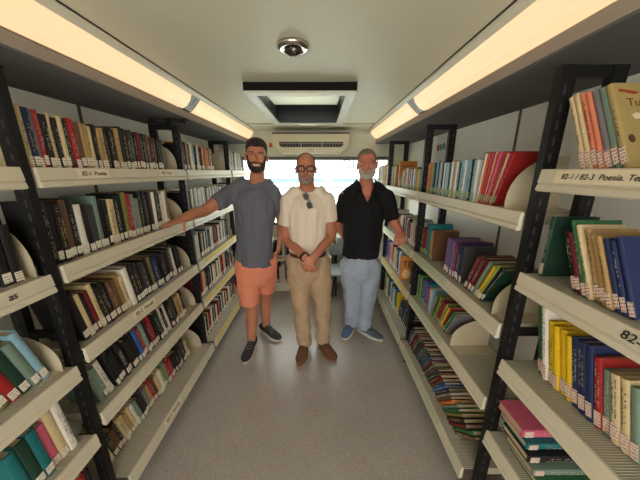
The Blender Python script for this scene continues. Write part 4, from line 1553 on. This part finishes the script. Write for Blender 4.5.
spec = dict(skin=SKIN3, H=H, neck=(nb, hc + V(0, .015, -.06)), torso=torso, arms=[arm_r, arm_l], legs=legs, vneck=True,
            sleeves=[dict(pts=[sh_r, sh_r + (el_r - sh_r) * .35, sh_r + (el_r - sh_r) * .82], r=[.072, .068, .066]),
                     dict(pts=[sh_l, sh_l + (el_l - sh_l) * .35, sh_l + (el_l - sh_l) * .88], r=[.074, .072, .068])],
            hemz=lambda c: ct(361, 256).z + .012 * sin(c.x * 25), shirt_m=FABK, fold=.009, fscale=(12, 12, 4),
            trousers=[dict(pts=[hip_r, (hip_r + knee_r) / 2, knee_r, (knee_r + ank_r) / 2, ank_r + V(0, 0, .01), ank_r + V(0, 0, -.045)], r=[.106, .096, .080, .072, .070, .070]),
                      dict(pts=[hip_l, (hip_l + knee_l) / 2, knee_l, (knee_l + ank_l) / 2, ank_l + V(0, 0, .01), ank_l + V(0, 0, -.045)], r=[.106, .096, .080, .072, .070, .070])],
            hips=[(ct(360.5, 254), .150, .112), (ct(360.5, 262), .160, .118), (ct(360.5, 273, D3 + .01), .165, .118)],
            cuts=[(ank_r + V(0, 0, -.025), V(0, 0, -1)), (ank_l + V(0, 0, -.025), V(0, 0, -1))], trouser_m=DENIM, pfold=.007)
b3 = V((ank_r.x + ank_l.x) / 2, (ank_r.y + ank_l.y) / 2, 0)
root3, body, Hl, Hi = build_person('person with grey hair and white beard in black shirt and light jeans', b3, spec)
def hair_grey(q):
    t = ramp(q.z - hairline(q, .078, .04), 0, .012)
    return t * (.004 + .009 * ramp(q.z, .05, .11))
extract(body.data, Hi, hair_grey, 'hair', HAIRG, root3, .003)
bf = beard_full(.007)
extract(body.data, Hi, lambda q: bf(q), 'beard', BEARDW, root3, .003)
eyes_and_mouth(H, root3, b3, mat('eyebrow_grey', (138, 108, 92), .8), .0055, .6, skin=SKIN3)
SH3 = (mat('shoe_blue_suede', (74, 100, 128), .8, bump=.3), mat('sole_white', (206, 204, 196), .6), mat('lace_blue', (58, 74, 96), .8))
SH3b = (mat('shoe_slate_suede', (78, 92, 104), .8, bump=.3), SH3[1], SH3[2])
shoe(root3, b3, (ank_r.x, ank_r.y), radians(-26), SH3)
shoe(root3, b3, (ank_l.x, ank_l.y), radians(48), SH3b)
# open shirt collar
for s in (-1, 1):
    bm = bmesh.new()
    q = [nb + V(s * .070, .045, .020), nb + V(s * .078, -.010, .012), nb + V(s * .060, -.062, -.012), nb + V(s * .042, -.095, -.055), nb + V(s * .088, -.082, -.046), nb + V(s * .100, -.03, -.012), nb + V(s * .090, .04, .000)]
    q = [v - b3 for v in q]
    lo = [bm.verts.new(v) for v in q]; hi = [bm.verts.new(v + V(s * .002, -.003, .004)) for v in q]
    for a, b_ in ((0, 1), (1, 2), (2, 3), (3, 4), (4, 5), (5, 6), (6, 0)):
        bm.faces.new((lo[a], lo[b_], hi[b_], hi[a]))
    for a in (lo, hi):
        for tri in ((0, 1, 6), (1, 5, 6), (1, 2, 5), (2, 4, 5), (2, 3, 4)):
            bm.faces.new([a[t] for t in tri])
    finish('collar', bm, FABK, root3)

# ------------------------------------------------------------------ things under the back window
bm = bmesh.new
bs = empty('low_bookcase', 'low white bookcase under the back window', 'bookcase', (-.35, 3.30, 0))
bm = bmesh.new()
for z0, z1 in ((.10, .13), (.44, .47)):
    box(bm, -.55, .50, -.13, .14, z0, z1)
finish('shelf_board', bm, WHITE, bs)
bm = bmesh.new()
box(bm, -.57, -.551, -.13, .14, .0, .50); box(bm, .501, .52, -.13, .14, .0, .50); box(bm, -.55, .50, -.10, .12, .001, .0995)
finish('side_panel', bm, WHITE, bs)
rg = random.Random(5)
ALL2 = []
for zz, nm in ((.1306, 'lower'), (.4706, 'upper')):
    x = -.88
    while x < .02:
        t = rg.uniform(.014, .030); hh = rg.uniform(.20, .28)
        if -.75 < x < -.32:
            code = rg.choice('kkdwsknwdk')
            r = empty('book', '', 'book', (x, 3.19, zz), (0, 0, -pi / 2), 'books in the low back bookcase')
            ALL2.append((r, code, nm, x))
            # spine faces -y: build for the left side (+x spine) and turn it
            bm = bmesh.new(); book_shape(bm, 1, t, hh, .16); finish('cover', bm, BOOKM[code], r)
            bm = bmesh.new(); pages_shape(bm, 1, t, hh, .16); finish('page_block', bm, PAGES, r)
            bm = bmesh.new(); tag_shape(bm, 1, t, .01, .045); finish('spine_tag', bm, TAGW, r)
        x += t + .003
for k, (r, code, nm, x) in enumerate(ALL2):
    same = [q for q in ALL2 if q[2] == nm]
    i = [q[0] for q in same].index(r)
    r['label'] = f'{BOOKC[code][0]} book, {ORD[i + 1]} from the left, {nm} shelf of low back bookcase'

tb = empty('low_table', 'dark low table behind the men under the back window', 'table', (.42, 3.22, 0))
bm = bmesh.new(); box(bm, -.24, .22, -.17, .17, .60, .66); finish('tabletop', bm, DARK, tb)
for sx in (-.22, .20):
    for sy in (-.15, .15):
        bm = bmesh.new(); box(bm, sx - .015, sx + .015, sy - .015, sy + .015, .001, .5995); finish('leg', bm, DARK, tb)
pr = empty('printer', 'pale office machine on the dark low table', 'printer', (.36, 3.22, .661))
bm = bmesh.new(); box(bm, -.15, .13, -.12, .12, 0, .11); bmesh.ops.bevel(bm, geom=bm.edges[:], offset=.012, segments=2, affect='EDGES'); finish('case', bm, mat('printer_grey', (176, 178, 172), .5), pr)
bm = bmesh.new(); prism(bm, [(.08, .08), (.12, .20), (.125, .20), (.085, .08)], -.1, .08, 'X')
finish('paper_tray', bm, DARK, pr)

ch = empty('chair', 'light seated chair with thin black legs between the two men on the right', 'chair', (.30, 2.80, 0))
bm = bmesh.new(); prism(bm, [(-.18, -.18), (.18, -.18), (.20, .0), (.17, .18), (-.17, .18), (-.20, 0)], .455, .475, 'Z'); bmesh.ops.bevel(bm, geom=bm.edges[:], offset=.006, segments=2, affect='EDGES'); finish('seat', bm, mat('seat_grey_blue', (150, 160, 162), .5), ch)
for sx in (-1, 1):
    for sy in (-1, 1):
        bm = bmesh.new(); tube(bm, [(sx * .14, sy * .14, .455), (sx * .19, sy * .18, .001)], [.011, .009], n=10, caps=False); finish('leg', bm, BLACKM, ch)
bm = bmesh.new()
for s in (-1, 1):
    tube(bm, [(s * .15, .165, .47), (s * .15, .20, .58)], [.009, .009], n=8, caps=False)
finish('back_support', bm, BLACKM, ch)
bm = bmesh.new(); tube(bm, [(-.18, .20, .64), (0, .215, .645), (.18, .20, .64)], [(.012, .07)] * 3, (0, 1, 0), 14); finish('backrest', bm, mat('seat_grey_blue', (150, 160, 162), .5), ch, smooth=True)

# ------------------------------------------------------------------ details on the shelves
# flat stack, fourth shelf of the nearest right rack: spines face the aisle
zz = Z(R1S[3]) + .0008
cols = [('g', 'green', .024), ('j', 'grey green', .026), ('k', 'black', .028), ('t', 'dark teal', .026), ('p', 'pinkish red', .032)]
for k, (code, cname, t) in enumerate(cols):
    L_, D_ = .20 + .006 * (k % 2), .13
    jy = .022 * k
    jx = [.012, .004, .0, .006, .002][k]
    r = empty('book', f'{cname} book lying flat in the stack on the nearest right rack', 'book', (.735 + jx, .640 + jy, zz), (0, 0, 0), 'flat stack of books on the nearest right rack')
    # spine faces the camera end of the shelf, head of the book towards the wall
    R_ = Matrix(((0, 0, 1, 0), (-1, 0, 0, 0), (0, -1, 0, t), (0, 0, 0, 1)))
    for fn, nm, m in ((lambda b_: book_shape(b_, 1, t, L_, D_), 'cover', BOOKM[code]), (lambda b_: pages_shape(b_, 1, t, L_, D_), 'page_block', PAGES),
                      (lambda b_: tag_shape(b_, 1, t, .008, .040), 'spine_tag', TAGP), (lambda b_: lettering_shape(b_, 1, t, L_, random.Random(k), .05), 'spine_lettering', LIGHTINK)):
        bm = bmesh.new(); fn(bm); bm.transform(R_); finish(nm, bm, m, r)
    zz += t + .0022

# picture book at the near end of that shelf's row above: drawings on its front board
last = [o for o in bpy.data.objects if 'olive book' in o.get('label', '') and o.get('label', '').find('top shelf, nearest right rack') > 0]
if last:
    r = last[0]
    r.children[0].data.materials[0] = mat('cover_faded_olive', (164, 142, 88), .5, var=.15, scale=30)
    r['label'] = 'picture book with drawings on its olive cover, top shelf, nearest right rack'
    fm = lambda x, z: basis((1, 0, 0), (0, 0, 1), (x, -.0005, z))
    text_mesh('title_lettering', 'Tuchi', .030, mat('title_brown', (96, 50, 36), .6, var=0), r, fm(.026, .172), extrude=.0003)
    bm = bmesh.new(); prism(bm, [(.010, .204), (.014, .210), (.052, .203), (.060, .199), (.050, .195)], -.0012, -.0002); finish('pencil_drawing', bm, mat('pencil_red', (150, 52, 40), .6, var=.1), r)
    bm = bmesh.new(); prism(bm, [(.030, .138), (.042, .144), (.058, .140), (.064, .132), (.058, .124), (.048, .128), (.036, .126)], -.0012, -.0002); finish('animal_drawing', bm, mat('drawing_white', (214, 200, 164), .6, var=.1), r)
    bm = bmesh.new()
    tube(bm, [(.075 + .03 * cos(t), -.0012, .085 + .032 * sin(t)) for t in [k * .3 for k in range(16)]], [.0014] * 16, n=6)
    finish('tail_drawing', bm, mat('drawing_brown', (84, 58, 36), .6, var=0), r)
    bm = bmesh.new(); prism(bm, [(.018 + .008 * cos(k * .7), .075 + .011 * sin(k * .7)) for k in range(9)], -.0012, -.0002); finish('blot_drawing', bm, mat('drawing_brown', (84, 58, 36), .6, var=0), r)


def picture_book(loc, rot, w, hgt, t, cover, label, group=None):
    r = empty('picture_book', label, 'book', loc, rot, group)
    bm = bmesh.new()
    for y in (0, t - .003):
        box(bm, 0, w, y, y + .003, 0, hgt)
    box(bm, -.002, .002, 0, t, 0, hgt)
    finish('cover', bm, cover, r)
    bm = bmesh.new(); box(bm, .0022, w - .004, .0032, t - .0032, .003, hgt - .003); finish('page_block', bm, PAGES, r)
    return r


ORC = mat('orange_cover', (196, 118, 44), .45, var=.12, scale=20)
pb = picture_book((.708, 2.13, Z(RS[2]) + .001), (0, 0, radians(-10)), .155, .225, .012, ORC, 'orange picture book lettered TE facing out on the third right rack')
text_mesh('cover_lettering', 'TE', .075, INK, pb, basis((1, 0, 0), (0, 0, 1), (.014, -.0006, .150)), extrude=.0004, bold=True)
bm = bmesh.new(); prism(bm, [(.05 + .034 * cos(k * .5), .06 + .045 * sin(k * .5)) for k in range(12)], -.0012, -.0002); finish('cover_drawing', bm, mat('drawing_cream', (222, 190, 130), .6, var=.3, scale=60), pb)
pb = picture_book((.745, 2.50, Z(RS[0]) + .001), (radians(0), 0, 0), .16, .235, .012, ORC, 'orange brown picture book standing above a bookend, top shelf, third right rack')
bm = bmesh.new()
rg = random.Random(3)
for k in range(9):
    x, z = .03 + k * .012, .185 + rg.uniform(-.012, .012)
    tube(bm, [(x + .010 * cos(t), -.0012, z + .012 * sin(t)) for t in [j * .5 for j in range(11)]], [.0012] * 11, n=6)
finish('cover_pattern', bm, mat('drawing_brown', (84, 58, 36), .6, var=0), pb)

# paper with coloured squares on the right wall
pp = empty('wall_poster', 'small white paper with coloured squares pinned to the right wall', 'poster', (XR, 2.40, 1.655))
bm = bmesh.new(); box(bm, -.0052, -.0042, 0, .26, 0, .24); finish('sheet', bm, mat('poster_white', (224, 222, 212), .6, var=.02), pp)
for y, z, c_ in ((.20, .10, (178, 52, 60)), (.145, .10, (96, 142, 60)), (.085, .105, (60, 124, 176)), (.03, .09, (208, 190, 120))):
    bm = bmesh.new(); box(bm, -.0064, -.0053, y, y + .045, z, z + .055)
    finish('coloured_square', bm, mat('poster_%d_%d' % (c_[0], c_[1]), c_, .6, var=.1), pp)

# black cable bundle over the frame between the second and third left racks
bm = bmesh.new()
rg = random.Random(9)
pts = [V(-1.13 + .030 * k, 1.86 + rg.uniform(-.012, .012), 1.872 + rg.uniform(-.004, .008)) for k in range(9)]
tube(bm, pts, [(.012 + rg.uniform(0, .012)) for _ in pts], (0, 1, 0), 10)
b = union(bm, .006, 1, .006, (40, 40, 40))
to_local(b, V(-1.0, 1.86, 1.87))
o = finish('cable_bundle', b, mat('cable_black', (18, 17, 16), .6), None, smooth=True, loc=V(-1.0, 1.86, 1.888))
tag(o, 'lumpy black cable bundle tied over the rack frame near the strip light joint', 'cables')
